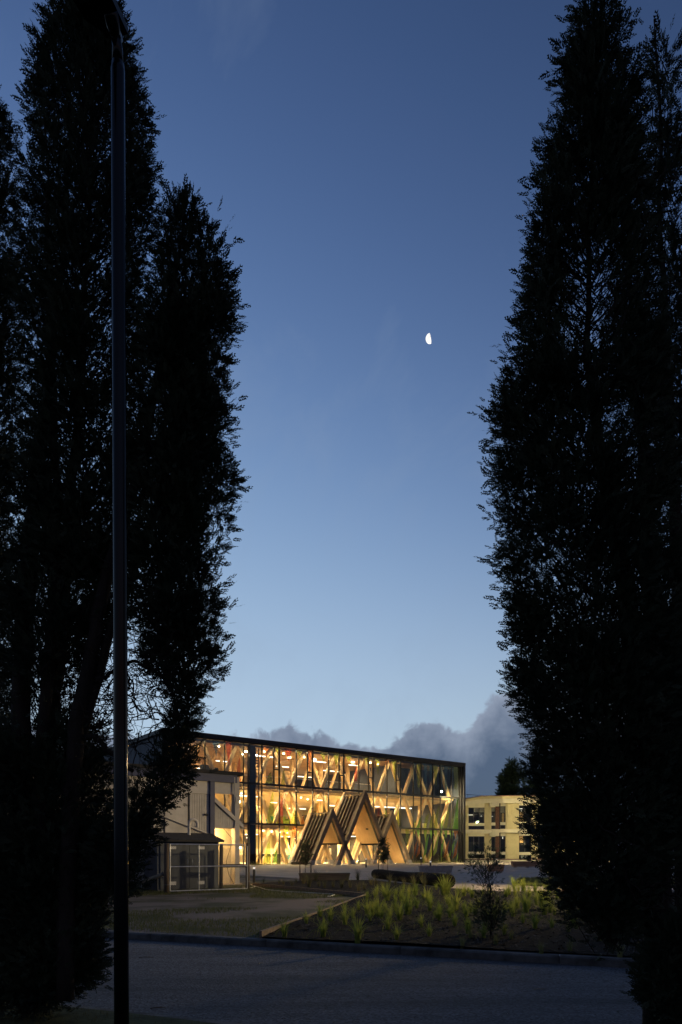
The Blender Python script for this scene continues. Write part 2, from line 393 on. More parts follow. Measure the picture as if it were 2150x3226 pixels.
WARM = (1.0, 0.75, 0.39)

# ------------------------------------------------------------------ ground, road, kerbs
def rp(u, m): return (RU.x * u + RM.x * m, RU.y * u + RM.y * m)      # road frame -> world
def sheet(name, us, ms, zf, mat_, kind='structure', parent=None):
    vs = []; fs = []
    for m in ms:
        for u in us:
            x, y = rp(u, m); vs.append((x, y, zf(x, y)))
    n = len(us)
    for j in range(len(ms) - 1):
        for i in range(n - 1):
            fs.append((j * n + i, j * n + i + 1, (j + 1) * n + i + 1, (j + 1) * n + i))
    b = MB(); b.add(vs, fs); o = b.build(name, mat_, parent, smooth=True)
    if kind: o['kind'] = kind
    return o
def bumpy(x, y):
    return 0.02 * (math.sin(x * 1.3 + y * .7) + math.sin(x * .5 - y * 1.9 + 2) + 0.6 * math.sin(x * 3.1 + y * 2.2))
US = [-3000, -800, -200, -80] + list(np.arange(-40, 41, 1.0)) + [80, 200, 800, 3000]
sheet('ground', US, list(np.arange(KERB + .14, KERB + 50, 1.0)) + [90, 200, 600, 3000], lambda x, y: gz(x, y) - 0.012 * 0, 'soil_track')
sheet('road', [-3000, -400, -60, -20, 0, 20, 60, 400, 3000], [NEAR, 7, 8.5, KERB + .02], lambda x, y: 0.0, 'asphalt')
sheet('verge', [-3000, -400, -60] + list(np.arange(-20, 21, 1.0)) + [60, 400, 3000], [-3000, -400, -60, -20, -8, -3, 0, 1, 2, 3, 4, 5, NEAR - .12], lambda x, y: 0.03 + 0.4 * max(0, bumpy(x, y)), 'lawn_soil')
kerb = empty('kerb', (0, 0, 0)); kerb['kind'] = 'structure'
kb = MB()
kp = [(0, 0, 0), (0, .0, .105), (0, .025, .128), (0, .14, .135), (0, .14, 0)]
kb.prism(kp, (2.388, 0, 0))
km = kb.mesh('kerb_stone'); km.materials.append(M['kerb_concrete'])
for i in range(-12, 13):
    x, y = rp(i * 2.4 - .8, KERB); o = link_mesh('kerb_stone', km, kerb, (x, y, -0.004 + random.uniform(-.004, .004)), RA)
x, y = rp(-31, KERB + .012); x2, y2 = rp(31, KERB + .012); fb = MB(); fb.bar((x, y + .05, .055), (x2, y2 + .05, .055), .09, .10); fb.build('joint_filler', 'joint_dark', kerb)
edge = empty('kerb_near', (0, 0, 0)); edge['kind'] = 'structure'
eb = MB(); eb.prism([(0, -.12, 0), (0, -.12, .035), (0, -.01, .03), (0, 0, 0)], (2.39, 0, 0)); em = eb.mesh('kerb_stone'); em.materials.append(M['kerb_concrete'])
for i in range(-8, 9):
    x, y = rp(i * 2.4, NEAR); link_mesh('kerb_stone', em, edge, (x, y, 0.002), RA)

def draped(name, poly, mat_, lift, kind='structure', step=1.0, fz=None):
    """polygon (x,y) draped on the terrain"""
    bm = bmesh.new(); vs = [bm.verts.new((x, y, 0)) for x, y in poly]; bm.faces.new(vs)
    xs = [p[0] for p in poly]; ys = [p[1] for p in poly]
    for x in np.arange(math.floor(min(xs)), max(xs), step):
        bmesh.ops.bisect_plane(bm, geom=bm.verts[:] + bm.edges[:] + bm.faces[:], plane_co=(x, 0, 0), plane_no=(1, 0, 0))
    for y in np.arange(math.floor(min(ys)), max(ys), step):
        bmesh.ops.bisect_plane(bm, geom=bm.verts[:] + bm.edges[:] + bm.faces[:], plane_co=(0, y, 0), plane_no=(0, 1, 0))
    for v in bm.verts: v.co.z = gz(v.co.x, v.co.y) + lift + (fz(v.co.x, v.co.y) if fz else 0)
    bmesh.ops.recalc_face_normals(bm, faces=bm.faces)
    m = bpy.data.meshes.new(name); bm.to_mesh(m); bm.free(); m.materials.append(M[mat_])
    if m.polygons and m.polygons[0].normal.z < 0: m.flip_normals()
    for p in m.polygons: p.use_smooth = True
    o = bpy.data.objects.new(name, m); COL.objects.link(o); o['kind'] = kind; return o

E0 = Vector((-1.40, 11.85)); E1 = Vector((0.85, 22.1)); E2 = Vector((-3.7, 28.6))
def kpt(x):   # point just behind the kerb at given X
    return (x, (KERB + .15 - RM.x * x) / RM.y)
BED = [kpt(E0.x), kpt(12.0), (14, 20.0), (9.5, 23.4), (6.0, 23.2), (4.6, 24.0), (3.0, 27.5), (1.3, 31.5), (-1.5, 31.0), (-3.2, 29.6), tuple(E2), tuple(E1)]
mound = lambda x, y: 0.04 + 0.07 * sst(0.2, 3.0, md(x, y) - KERB) + 0.5 * bumpy(x, y)
draped('planting_bed', BED, 'mulch', 0.0, step=0.6, fz=mound)
# timber edging boards of the bed
edging = empty('timber_edging', (E0.x, E0.y, gz(*E0)))
tag(edging, 'low timber board edging between dirt track and mulch bed', 'edging')
def edge_boards(a, b, n, parent):
    for i in range(n):
        p = a.lerp(b, i / n); q = a.lerp(b, (i + .985) / n)
        mb = MB(); zz = lambda v: gz(v.x, v.y) + 0.055
        mb.bar((p.x - parent.location.x, p.y - parent.location.y, zz(p) - parent.location.z), (q.x - parent.location.x, q.y - parent.location.y, zz(q) - parent.location.z), 0.05, 0.16)
        mb.build('board', 'edging_wood', parent)
edge_boards(E0, E1, 4, edging); edge_boards(E1, E2, 4, edging)

# plaza paving, draped slab by slab in the building grid
def loc2w(ox, oy, s, d): return (ox + .8 * s - .6 * d, oy + .6 * s + .8 * d)
BO = (-7.69, 64.8); FZ = 0.55
plaza = empty('plaza', (0, 0, 0)); plaza['kind'] = 'structure'
def in_poly(x, y, poly):
    c = False; n = len(poly)
    for i in range(n):
        x0, y0 = poly[i]; x1, y1 = poly[(i + 1) % n]
        if (y0 > y) != (y1 > y) and x < (x1 - x0) * (y - y0) / (y1 - y0) + x0: c = not c
    return c
LAWN = [(6.9, 27.6), (9.0, 26.4), (14.5, 25.9), (16.5, 30.5), (12.8, 33.2), (8.6, 32.8)]
slab_n = 0
for i in range(-3, 20):
    for j in range(-22, 1):
        s0, s1 = i * 2.6 - 6, i * 2.6 - 6 + 2.585; d0, d1 = j * 2.4 - .1, j * 2.4 + 2.285
        if j == 0: continue
        cs = [loc2w(*BO, s, d) for s, d in ((s0, d0), (s1, d0), (s1, d1), (s0, d1))]
        c = (sum(p[0] for p in cs) / 4, sum(p[1] for p in cs) / 4)
        if c[1] < 24.3 or in_poly(*c, BED) or abs(c[0] / c[1]) > 0.56: continue
        if c[0] < -3.9 and c[1] < 40 and (c[0] < -6 or c[1] < 32.5): continue
        if c[0] < 0.75 and c[1] < 29: continue
        if slab_n >= 300: continue
        slab_n += 1
        mb = MB(); lf = 0.028 + random.uniform(0, .003)
        top = [(x, y, gz(x, y) + lf) for x, y in cs]
        mb.prism(top, (0, 0, -0.05)); mb.build('paving_slab', 'paving', plaza)
draped('lawn', LAWN, 'lawn_soil', 0.05, step=0.8, fz=lambda x, y: 0.03)

# ------------------------------------------------------------------ glass building
Z1, Z2, Z3, ZR = 3.87, 7.66, 11.38, 11.85      # transoms, glass head, roof top (above floor)
SL, SR, DEP = -9.62, 27.62, 24.0
gb = empty('glass_building', (BO[0], BO[1], FZ), GA)
tag(gb, 'three-storey glass-fronted building with lit timber diagrid inside and flat black roof', 'building')
def P(mb, name, mat_, parent=None): return mb.build(name, mat_, parent or gb)
P(MB().box(SL, SR, 0.12, DEP, -0.35, 0.0), 'floor_slab', 'timber_floor')
P(MB().box(SL, SR, -.12, .12, -0.35, 0.03), 'base_sill', 'black_metal')
P(MB().box(SL + .3, SR - .3, 1.5, DEP, Z1 - .50, Z1 - .02), 'floor_slab', 'slab_edge')
P(MB().box(SL + .3, SR - .3, 1.5, DEP, Z2 - .50, Z2 - .02), 'floor_slab', 'slab_edge')
roof = P(MB().box(SL - .25, SR + .3, -.35, DEP + .3, Z3 + .10, ZR), 'roof', 'roof_black')
P(MB().box(SL - .15, SR + .2, -.22, .3, Z3 - .02, Z3 + .10), 'soffit', 'roof_black')
for s in (0.6, 8.2, 12.0, 25.2):
    P(MB().box(s, s + 1.7, .4, 1.6, ZR, ZR + .12), 'roof_hatch', 'roof_black', roof)
P(MB().box(SL, SR, DEP, DEP + .2, -.35, Z3 + .1), 'back_wall', 'wall_warm')
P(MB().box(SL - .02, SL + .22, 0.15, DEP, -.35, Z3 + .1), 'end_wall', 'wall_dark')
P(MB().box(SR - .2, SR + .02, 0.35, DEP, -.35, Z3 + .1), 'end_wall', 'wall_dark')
P(MB().box(SR - .02, SR + .28, -.35, .34, -.35, Z3 + .1), 'corner_fin', 'black_metal')
P(MB().box(SR - .34, SR - .24, -.2, .1, -.30, Z3 - .02), 'corner_fin', 'black_metal')
P(MB().box(SL - .2, SL + .2, -.3, .14, -.35, Z3 + .1), 'corner_fin', 'black_metal')
# timber ceiling boards
for i in range(40):
    d = 1.2 + i * .57
    P(MB().box(SL + .3, SR - .3, d, d + .50, Z3 - .10 - .02 * (i % 2), Z3 - .02), 'ceiling_board', 'timber_ceiling')
# glazing grid
mull = [.18 + 1.96 * k for k in range(-5, 11)] + [20.95, 22.8, 24.0, 25.85, 27.1]
mull[4:4] = []
ledge = sorted(mull + [-1.17])
narrow = [(2.14 + 3.92 * k - .66, 2.14 + 3.92 * k) for k in range(0, 5)]
top_extra = [a for a, b in narrow]
for s in ledge: P(MB().box(s - .035, s + .035, -.09, .06, 0.03, Z3 - .02), 'mullion', 'black_metal')
for a in top_extra: P(MB().box(a - .03, a + .03, -.085, .055, Z2 + .09, Z3 - .02), 'mullion', 'black_metal')
for z, h in ((Z1, .09), (Z2, .09)):
    xs = [SL + .2] + ledge + [SR - .34]
    P(MB().box(SL + .2, SR - .34, -.07, .10, z - h, z + h), 'transom', 'black_metal')
for (a, b), hh in zip(narrow, (9.1, 9.1, 9.1, 9.1, 9.1)):
    P(MB().box(a + .03, b - .035, -.06, .05, hh, hh + .10), 'sash_rail', 'black_metal')
    for q in (a + .07, b - .075): P(MB().box(q - .03, q + .03, -.05, .045, Z2 + .09, Z3 - .02), 'sash_stile', 'black_metal')
edges = [SL + .2] + ledge + [SR - .34]
pane_no = 0
for lev, (za, zb) in enumerate(((.03, Z1 - .09), (Z1 + .09, Z2 - .09), (Z2 + .09, Z3 - .02))):
    ed = sorted(edges + (top_extra if lev == 2 else []))
    for a, b in zip(ed[:-1], ed[1:]):
        if b - a < .2: continue
        j = random.uniform(-.004, .004)
        mb = MB(); mb.add([(a + .035, j, za), (b - .035, -j, za), (b - .035, -j, zb), (a + .035, j, zb)], [(0, 1, 2, 3)])
        P(mb, 'glass_pane', 'facade_glass')
# diagrid behind the glass
DG = 0.95
def beam(s0, z0, s1, z1, w=.30, dd=.34, mat_='glulam', d=DG):
    mb = MB(); mb.bar((s0, d, z0), (s1, d, z1), dd, w, up=(0, 0, 1) if abs(z1 - z0) < .1 else (1, 0, 0))
    return mb
def diag(s0, z0, s1, z1, d=DG, w=.30, dd=.34, mat_='glulam'):
    v = Vector((s1 - s0, 0, z1 - z0)).normalized(); n = Vector((v.z, 0, -v.x)) * (w / 2)
    a = Vector((s0, d - dd / 2, z0)); b = Vector((s1, d - dd / 2, z1))
    mb = MB(); mb.prism([a - n, a + n, b + n, b - n], (0, dd, 0)); return mb
lv = [0.02, Z1, Z2, Z3 - .12]
k0 = -3
for lev in range(3):
    za, zb = lv[lev] + (.05 if lev else 0), lv[lev + 1] - .05
    for k in range(-3, 8):
        low = 3.8 * k + (1.9 if lev == 1 else 0)         # nodes: floor 3.8k, first 1.9+3.8k, second 3.8k, head 1.9+3.8k
        for sg in (-1, 1):
            sa, sb = low + sg * .17, low + sg * (1.9 - .17)
            if min(sa, sb) < SL + .4 or max(sa, sb) > SR - .6: continue
            P(diag(sa, za, sb, zb), 'diagrid_beam', 'glulam')
for z in (Z1, Z2): P(MB().box(SL + .4, SR - .6, DG - .17, DG + .2, z - .30, z - .07), 'edge_beam', 'glulam')
# inner diagrid lines, columns
for k in range(-2, 8):
    s = 3.8 * k
    if SL + .5 < s < SR - .5:
        P(MB().box(s - .16, s + .16, 6.0, 6.32, 0, Z1 - .5), 'column', 'glulam')
        P(MB().box(s - .16, s + .16, 6.0, 6.32, Z1, Z2 - .5), 'column', 'glulam')
        P(MB().box(s - .16, s + .16, 6.0, 6.32, Z2, Z3 - .12), 'column', 'glulam')
        for za, zb in ((0, Z1 - .5), (Z1, Z2 - .5), (Z2, Z3 - .12)): P(MB().box(s - .15, s + .15, 12.0, 12.3, za, zb), 'column', 'glulam')
for k in range(-2, 5):
    for lev in range(3):
        if (k + lev) % 3 == 0: continue
        za, zb = (0, Z1, Z2)[lev], (Z1 - .5, Z2 - .5, Z3 - .12)[lev]
        s = 3.8 * k + 1.9
        P(diag(s - 1.5, za, s - .1, zb, d=5.2, w=.22, dd=.24), 'inner_brace', 'glulam')
        P(diag(s + 1.5, za, s + .1, zb, d=5.2, w=.22, dd=.24), 'inner_brace', 'glulam')
# black riser shaft with ladder behind glass near the old workshop
P(MB().box(-.98, -.34, .30, .70, 0.0, Z3 - .1), 'riser_shaft', 'matte_black')
for z in np.arange(8.4, 11.0, .30): P(MB().box(-.30, .06, .34, .40, z, z + .07), 'ladder_rung', 'black_metal')
P(MB().box(-.31, -.25, .33, .41, 0.0, 11.1), 'ladder_rail', 'black_metal'); P(MB().box(.02, .08, .33, .41, 0.0, 11.1), 'ladder_rail', 'black_metal')
# rooms: partitions
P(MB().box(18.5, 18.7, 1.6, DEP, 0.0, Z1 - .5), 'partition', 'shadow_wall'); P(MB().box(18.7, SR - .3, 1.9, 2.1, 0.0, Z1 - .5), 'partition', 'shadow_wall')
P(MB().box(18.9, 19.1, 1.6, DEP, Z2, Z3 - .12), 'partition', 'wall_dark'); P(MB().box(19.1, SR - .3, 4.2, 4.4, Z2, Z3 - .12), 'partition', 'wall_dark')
P(MB().box(-9, -2.5, 13.8, 14.0, Z2, Z2 + 1.7), 'partition', 'wall_warm')
P(MB().box(6.5, 9.5, 13.5, 13.7, 0, Z1 - .5), 'partition', 'wall_green'); P(MB().box(-2, 2.2, 12.5, 12.7, 0, Z1 - .5), 'partition', 'wall_green')
P(MB().box(0, 5.5, 14.5, 14.7, Z1, Z1 + 2.0), 'partition', 'wall_dark'); P(MB().box(12.5, 17.5, 14.5, 14.7, Z1, Z1 + 2.0), 'partition', 'wall_dark')
P(MB().box(10, 15, 16, 16.2, Z2, Z2 + 2.2), 'partition', 'wall_dark'); P(MB().box(1.5, 5.5, 14.5, 14.7, Z2, Z2 + 1.7), 'partition', 'wall_dark')
for i in range(14):   # slatted timber screen upstairs
    P(MB().box(6.6 + i * .14, 6.66 + i * .14, 8.0, 8.12, Z2, Z2 + 2.6), 'screen_slat', 'glulam')
for s0, s1, zz in ((-6, 6, Z1), (12, 18, Z1), (-1, 7, Z2), (9, 15, Z2)):   # balustrade rails
    P(MB().box(s0, s1, 1.55, 1.60, zz + .95, zz + 1.0), 'balustrade_rail', 'galvanised')
for s0 in np.arange(-6, 18, 4.1):
    P(MB().box(s0, s0 + 2.6, 12.0, 12.1, .9, 1.5 + (s0 % 2) * .4), 'wall_panel', 'wall_warm')
P(MB().box(11.0, 11.7, 1.7, 2.5, 0, 3.3), 'entry_pier', 'wall_warm')
# translucent coloured film triangles on the inner glass face
def fp(pts, m): 
    mb = MB(); mb.add([(s, .075 + random.uniform(0, .02), z) for s, z in pts], [tuple(range(len(pts)))]); P(mb, 'glass_film', m)
fr = random.Random(3)
for s in (19.9, 20.6, 21.7, 22.6, 23.3, 24.2, 25.0, 25.9, 26.6, 27.1):     # green shards at the dark end, ground storey
    w = fr.uniform(.5, .95); z0 = fr.uniform(.1, .6); h = fr.uniform(1.6, 3.3); sk = fr.uniform(.3, .9)
    m = fr.choice(['film_print', 'film_print', 'film_print_lime', 'film_print', 'film_print_rust'])
    fp([(s - w * .5, z0), (s + w * .3, z0 + h * .25), (s + w * .5 + sk * .4, z0 + h), (s + sk * .1, z0 + h * .62)], m)
    fp([(s - w * .5, Z1 + .1), (s + w * .35, Z1 + .1), (s + w * .55 + sk * .3, Z1 + .1 + fr.uniform(.9, 2.9)), (s, Z1 + fr.uniform(.6, 1.6))], fr.choice(['film_print', 'film_lime', 'film_olive']))
    fp([(s - w * .4, Z1 - .1), (s + w * .4, Z1 - .1), (s + w * .1, Z1 - fr.uniform(.9, 1.8))], fr.choice(['film_print', 'film_print_lime', 'film_print_rust', 'film_print']))
    fp([(s - w * .4, Z3 - .05), (s + w * .45, Z3 - .05), (s + w * .3, Z2 + fr.uniform(.3, 1.6)), (s - w * .2, Z2 + fr.uniform(1., 2.2))], fr.choice(['film_blue', 'film_blue', 'film_olive', 'film_blue']))
fp([(26.2, Z1 + .1), (27.2, Z1 + .1), (27.2, Z2 - .15), (26.9, Z2 - .15)], 'film_print')
for s, z0, h, w, m in ((0.7, Z3, -1.2, .7, 'film_orange'), (1.9, Z3, -.7, .5, 'film_olive'), (3.2, Z3, -1.3, .9, 'film_red'), (4.5, Z3, -.9, .7, 'film_olive'),
                       (5.7, Z3, -2.6, .55, 'film_orange'), (7.4, Z3, -1.0, .8, 'film_olive'), (9.0, Z3, -1.5, .7, 'film_olive'), (10.6, Z3, -.8, .9, 'film_olive'),
                       (11.6, Z2 + 1, 2.2, .5, 'film_red'), (13.0, Z3, -.9, .8, 'film_olive'), (14.6, Z3, -1.9, .7, 'film_olive'), (15.9, Z3, -1.0, .6, 'film_orange'), (17.0, Z3, -2.7, .7, 'film_olive'),
                       (2.6, Z2 + .1, 1.6, .5, 'film_olive'), (1.0, Z2 + .1, 1.2, .8, 'film_olive'), (-2.3, Z2 + .1, 2.4, .6, 'film_orange'), (-3.3, Z3, -2.4, .6, 'film_red'), (-4.6, Z3, -1.5, .7, 'film_blue'),
                       (2.3, Z1 + .1, 2.8, .7, 'film_red'), (1.2, Z1 + .1, 3.2, .9, 'film_lime'), (3.8, Z1 + .1, 1.4, .9, 'film_lime'), (4.9, Z1 + .1, 1.0, .5, 'film_orange'), (14.7, Z1 + .3, 2.2, .5, 'film_red'), (15.7, Z1 + .1, 2.2, .7, 'film_lime'),
                       (17.4, Z1 + .1, 2.0, .8, 'film_lime'), (.8, .1, 2.2, .9, 'film_lime'), (1.7, .1, 1.4, .6, 'film_green'), (3.0, Z1 - .1, -2.2, .6, 'film_lime'), (4.0, Z1 - .1, -1.5, .6, 'film_orange'), (18.3, .1, 2.8, .6, 'film_green'), (18.9, Z1, -2.2, .6, 'film_lime'), (17.9, .1, 1.6, .5, 'film_lime')):
    if h > 0: fp([(s - w / 2, z0), (s + w / 2, z0), (s + w * .35, z0 + h), (s + w * .05, z0 + h * .8)], m)
    else: fp([(s - w / 2, z0 - .04), (s + w / 2, z0 - .04), (s + w * .1, z0 + h)], m)
# lamps inside
LIGHT = 1.0
for lev, (zc, pw) in enumerate(((Z1 - .52, 115), (Z2 - .52, 60), (Z3 - .14, 33))):
    for s0, s1, f in ((-8.5, -2, .45), (-1, 5.5, 1.0), (6.0, 12.0, 1.1), (12.5, 18.2, 1.0)):
        for d in (3.2, 9.0, 16.0):
            q = random.uniform(0, 2.0); fx = P(MB().box(s0 + .5 + q, s0 + .5 + q + random.uniform(1.4, 2.6), d - .05, d + .05, zc - .42, zc - .36), 'linear_light', 'lamp_strip')
            area('linear_light_glow', ((s0 + s1) / 2, d, zc - .44), s1 - s0 - 1, .25, pw * f * LIGHT * K * 9 * (.75 if d > 5 else 1), WARM, parent=gb)
for lev, zc in enumerate((Z1 - .32, Z2 - .32, Z3 - .14)):      # added fill lamps between glass and diagrid, to brighten the beam fronts
    for s0, s1, f in ((-8.5, -2, .5), (0.2, 6.5, 1.0), (6.7, 12.5, 1.0), (12.7, 18.2, .8), (19.5, 26, .12)):
        P(MB().box(s0, s1, .36, .42, zc - .03, zc), 'added_fill_strip', 'black_metal')
        area('added_fill_glow', ((s0 + s1) / 2, .39, zc - .04), s1 - s0, .05, (30, 22, 15)[lev] * f * K * 9, WARM, rot=(R(-14), 0, 0), parent=gb)
fx = P(MB().box(19.2, 26, 7, 7.14, Z2 - .95, Z2 - .87), 'linear_light', 'lamp_strip')
area('linear_light_glow', (22.6, 7.0, Z2 - .98), 6.5, .25, 60 * LIGHT * K * 9, WARM, parent=gb)
for s, d in ((-3.2, 2.2), (-1.2, 2.0), (.5, 3.6), (1.9, 2.4), (3.4, 4.2), (4.2, 2.5), (6.2, 4.6), (7.2, 3.2), (9.2, 4.2), (10.2, 3.0), (12.2, 4.0), (13.8, 3.4), (15.6, 2.5), (17.1, 3.0)):
    mb = MB(); mb.tube([(s, d, Z3 - .22), (s, d, Z3 - .12)], [.17 if d > 3.1 else .08] * 2, 12); P(mb, 'downlight', 'lamp_disc')
for s in np.arange(-.4, 18, 1.9):
    for zc, off in ((Z1 - .52, 0.0), (Z2 - .52, .8)):
        d = 1.9 + (s * 3.7 + off * 5) % 5.5; mb = MB(); mb.tube([(s + off, d, zc - .08), (s + off, d, zc - .005)], [.07] * 2, 10); P(mb, 'downlight', 'lamp_disc')
for s, z in ((-2.0, 5.9), (-1.9, 1.6), (-1.6, 10.4), (-.2, 10.45)):
    mb = MB(); mb.tube([(s, .35, z), (s, .42, z)], [.09] * 2, 10); P(mb, 'wall_light', 'lamp_star')
# furniture behind the glass
def world_of(s, d, z): x, y = loc2w(*BO, s, d); return (x, y, FZ + z)
def stool_meshes():
    seat = MB().box(-.2, .2, -.2, .2, .72, .77).mesh('seat'); back = MB().box(-.2, .2, .17, .21, .80, 1.02).mesh('backrest'); leg = MB().tube([(0, 0, 0), (0, 0, .72)], .016, 6).mesh('leg')
    for m in (seat, back, leg): m.materials.append(M['stool_dark'])
    return seat, back, leg
sm = stool_meshes()
for i, (s, d, rz) in enumerate(((.55, 1.75, .2), (1.05, 1.7, -.1), (1.55, 1.8, .3), (2.1, 1.7, 0), (2.7, 1.8, -.3), (3.3, 1.7, .1))):
    t = empty('bar_stool', world_of(s, d, 0), GA + rz)
    tag(t, f'dark bar stool at the ground floor window, {ORD[i]} from the black shaft', 'stool', 'bar stools along the window')
    link_mesh('seat', sm[0], t); link_mesh('backrest', sm[1], t)
    for a in (-.17, .17):
        for b in (-.17, .17): link_mesh('leg', sm[2], t, (a, b, 0))
t = empty('high_table', world_of(1.9, 2.5, 0), GA); tag(t, 'long pale high table behind the bar stools', 'table')
MB().box(-1.9, 1.9, -.3, .3, 1.0, 1.06).build('table_top', 'white_top', t)
for a in (-1.7, 1.7): MB().box(a - .04, a + .04, -.25, .25, 0, 1.0).build('leg', 'stool_dark', t)
def sofa(s, d, z, w, m, label):
    t = empty('sofa', world_of(s, d, z), GA); tag(t, label, 'sofa')
    MB().box(-w / 2, w / 2, -.4, .4, .08, .45).build('seat', m, t); MB().box(-w / 2, w / 2, .22, .42, .45, .95).build('backrest', m, t)
    for a in (-1, 1): MB().box(a * w / 2 - .09, a * w / 2 + .09, -.4, .42, .45, .66).build('armrest', m, t)
sofa(3.0, 2.6, Z1, 1.0, 'sofa_teal', 'teal sofa upstairs behind the middle glass band')
sofa(4.15, 2.7, Z1, .8, 'sofa_orange', 'orange armchair beside the teal sofa upstairs')
sofa(3.6, 1.95, Z1, 1.3, 'sofa_green', 'lime green low sofa in front of the teal one')
sofa(7.2, 4.5, 0, 1.8, 'sofa_teal', 'teal sofa in the lobby seen through the entrance frames')
sofa(9.0, 5.2, 0, 1.3, 'stool_dark', 'dark lobby sofa seen under the tallest entrance frame')
for i, (s, w, h) in enumerate(((-6.0, 1.0, 1.2), (-4.4, .9, 1.7), (-3.6, .8, 1.5), (-2.9, .6, 1.1))):
    t = empty('cabinet', world_of(s, 2.6, Z2), GA); tag(t, f'dark office cabinet on the top floor, {ORD[i]} from the tree side', 'cabinet', 'top floor cabinets')
    MB().box(-w / 2, w / 2, -.25, .25, .05, h).build('carcass', 'cabinet_dark', t); MB().box(-w / 2 - .01, w / 2 + .01, -.26, .26, h, h + .03).build('top', 'cabinet_dark', t)
for i, s in enumerate((21.9, 22.5, 23.6)):
    t = empty('planter_tub', world_of(s, 2.2, Z1), GA); tag(t, f'white tub on the upper floor by the green glass, {ORD[i]} from the middle', 'tub', 'white tubs upstairs')
    mb = MB(); mb.tube([(0, 0, 0), (0, 0, .75)], [.2, .26], 12); mb.build('bowl', 'white_top', t); mb = MB(); mb.tube([(0, 0, .7), (0, 0, .76)], [.27, .27], 12); mb.build('rim', 'white_top', t)
# floodlight bracketed on the glass front
fl = empty('floodlight', world_of(23.9, -.1, Z2 + .55), GA); tag(fl, 'bright floodlight fixed to the glass front near its green end', 'floodlight')
MB().box(-.14, .14, -.22, -.06, -.08, .14).build('housing', 'black_metal', fl); MB().box(-.11, .11, -.23, -.221, -.05, .11).build('lens', 'lamp_star', fl)
MB().box(-.03, .03, -.06, .1, -.03, .03).build('bracket', 'black_metal', fl)
sp = bpy.data.lights.new('floodlight_glow', 'SPOT'); sp.energy = 800 * K * 9; sp.color = (1.0, .80, .44); sp.spot_size = R(150); sp.spot_blend = .6; sp.shadow_soft_size = .12
spo = bpy.data.objects.new('floodlight_glow', sp); COL.objects.link(spo); spo.parent = fl; spo.location = (0, -.28, 0.03); spo.rotation_euler = (Matrix.Rotation(-GA, 3, 'Z') @ Vector((9.0, 1.0, -6.0))).to_track_quat('-Z', 'Y').to_euler()

# ------------------------------------------------------------------ entrance frames
def portal(c, hw, h, label, open_l, open_r):
    d0, d1 = -4.1, -.25
    base = world_of(c, d0, 0); t = empty('entrance_canopy', base, GA); tag(t, label, 'canopy', 'timber entrance frames')
    D = d1 - d0
    sl = Vector((hw, 0, h)).normalized()
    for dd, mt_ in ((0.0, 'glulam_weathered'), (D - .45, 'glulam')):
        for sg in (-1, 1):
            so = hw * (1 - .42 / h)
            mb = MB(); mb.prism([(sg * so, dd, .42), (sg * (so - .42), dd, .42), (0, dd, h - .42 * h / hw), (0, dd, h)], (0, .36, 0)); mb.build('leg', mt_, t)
            fx = sg * (hw - .18)
            mb = MB(); mb.prism([(fx - .30, dd - .03, -.1), (fx + .30, dd - .03, -.1), (fx + .21 - sg * .2, dd - .03, .42), (fx - .21 - sg * .2, dd - .03, .42)], (0, .42, 0)); mb.build('foot', 'concrete_grey', t)
    for sg, cut in ((-1, open_l), (1, open_r)):
        # cladding plane sits just inside the leg's outer face
        def pt(z, dd, off):
            s = sg * hw * (1 - z / h); n = Vector((sl.z * sg, 0, sl.x)); return Vector((s, dd, z)) + n * off
        zb, zt = cut, h - .05
        mb = MB(); mb.prism([pt(zb, .40, -.26), pt(zt - .55, .40, -.26), pt(zt - .55, D, -.26), pt(zb, D, -.26)], pt(0, 0, .07) - pt(0, 0, 0)); mb.build('roof_panel', 'roof_sheet', t)
        mb = MB(); mb.prism([pt(zb + .02, .62, -.42), pt(zt - .95, .62, -.42), pt(zt - .95, D - .05, -.42), pt(zb + .02, D - .05, -.42)], pt(0, 0, .05) - pt(0, 0, 0)); mb.build('lining', 'plywood', t)
        mb = MB(); mb.prism([pt(zb, .38, -.41), pt(zt - .9, .38, -.41), pt(zt - .9, .60, -.41), pt(zb, .60, -.41)], pt(0, 0, .14) - pt(0, 0, 0)); mb.build('shadow_gap', 'black_metal', t)
        nr = 6
        for i in range(nr + 1):
            dd = .42 + (D - .5) * i / nr
            mb = MB(); mb.prism([pt(zb, dd, -.19), pt(zt - .42, dd, -.19), pt(zt - .42, dd + .10, -.19), pt(zb, dd + .10, -.19)], pt(0, 0, .16) - pt(0, 0, 0)); mb.build('roof_batten', 'roof_rib', t)
        mb = MB(); mb.prism([pt(zb - .03, .38, -.44), pt(zb + .12, .38, -.44), pt(zb + .12, D, -.44), pt(zb - .03, D, -.44)], pt(0, 0, .44) - pt(0, 0, 0)); mb.build('eave_board', 'matte_black', t)
    mb = MB(); mb.bar((0, .37, h - .42), (0, D, h - .42), .40, .10); mb.build('ridge_cap', 'roof_rib', t)
    return t
portal(5.6, 2.65, 5.42, 'timber entrance frame with ribbed roof, the one towards the workshop', .12, 2.15)
portal(9.6, 3.58, 7.36, 'tallest timber entrance frame with ribbed roof, in the middle', 2.85, 2.15)
portal(13.15, 2.66, 5.46, 'timber entrance frame whose plywood lining reaches the paving, towards the green glass', 2.9, .12)
cm_ = empty('security_camera', world_of(11.0, -2.6, 3.55), GA); tag(cm_, 'small black camera on the plywood under the tallest frame', 'camera')
MB().box(-.1, .1, -.16, .12, -.08, .08).build('housing', 'black_metal', cm_); MB().tube([(0, 0, 0), (.25, .1, .1)], .04, 6).build('bracket', 'black_metal', cm_)
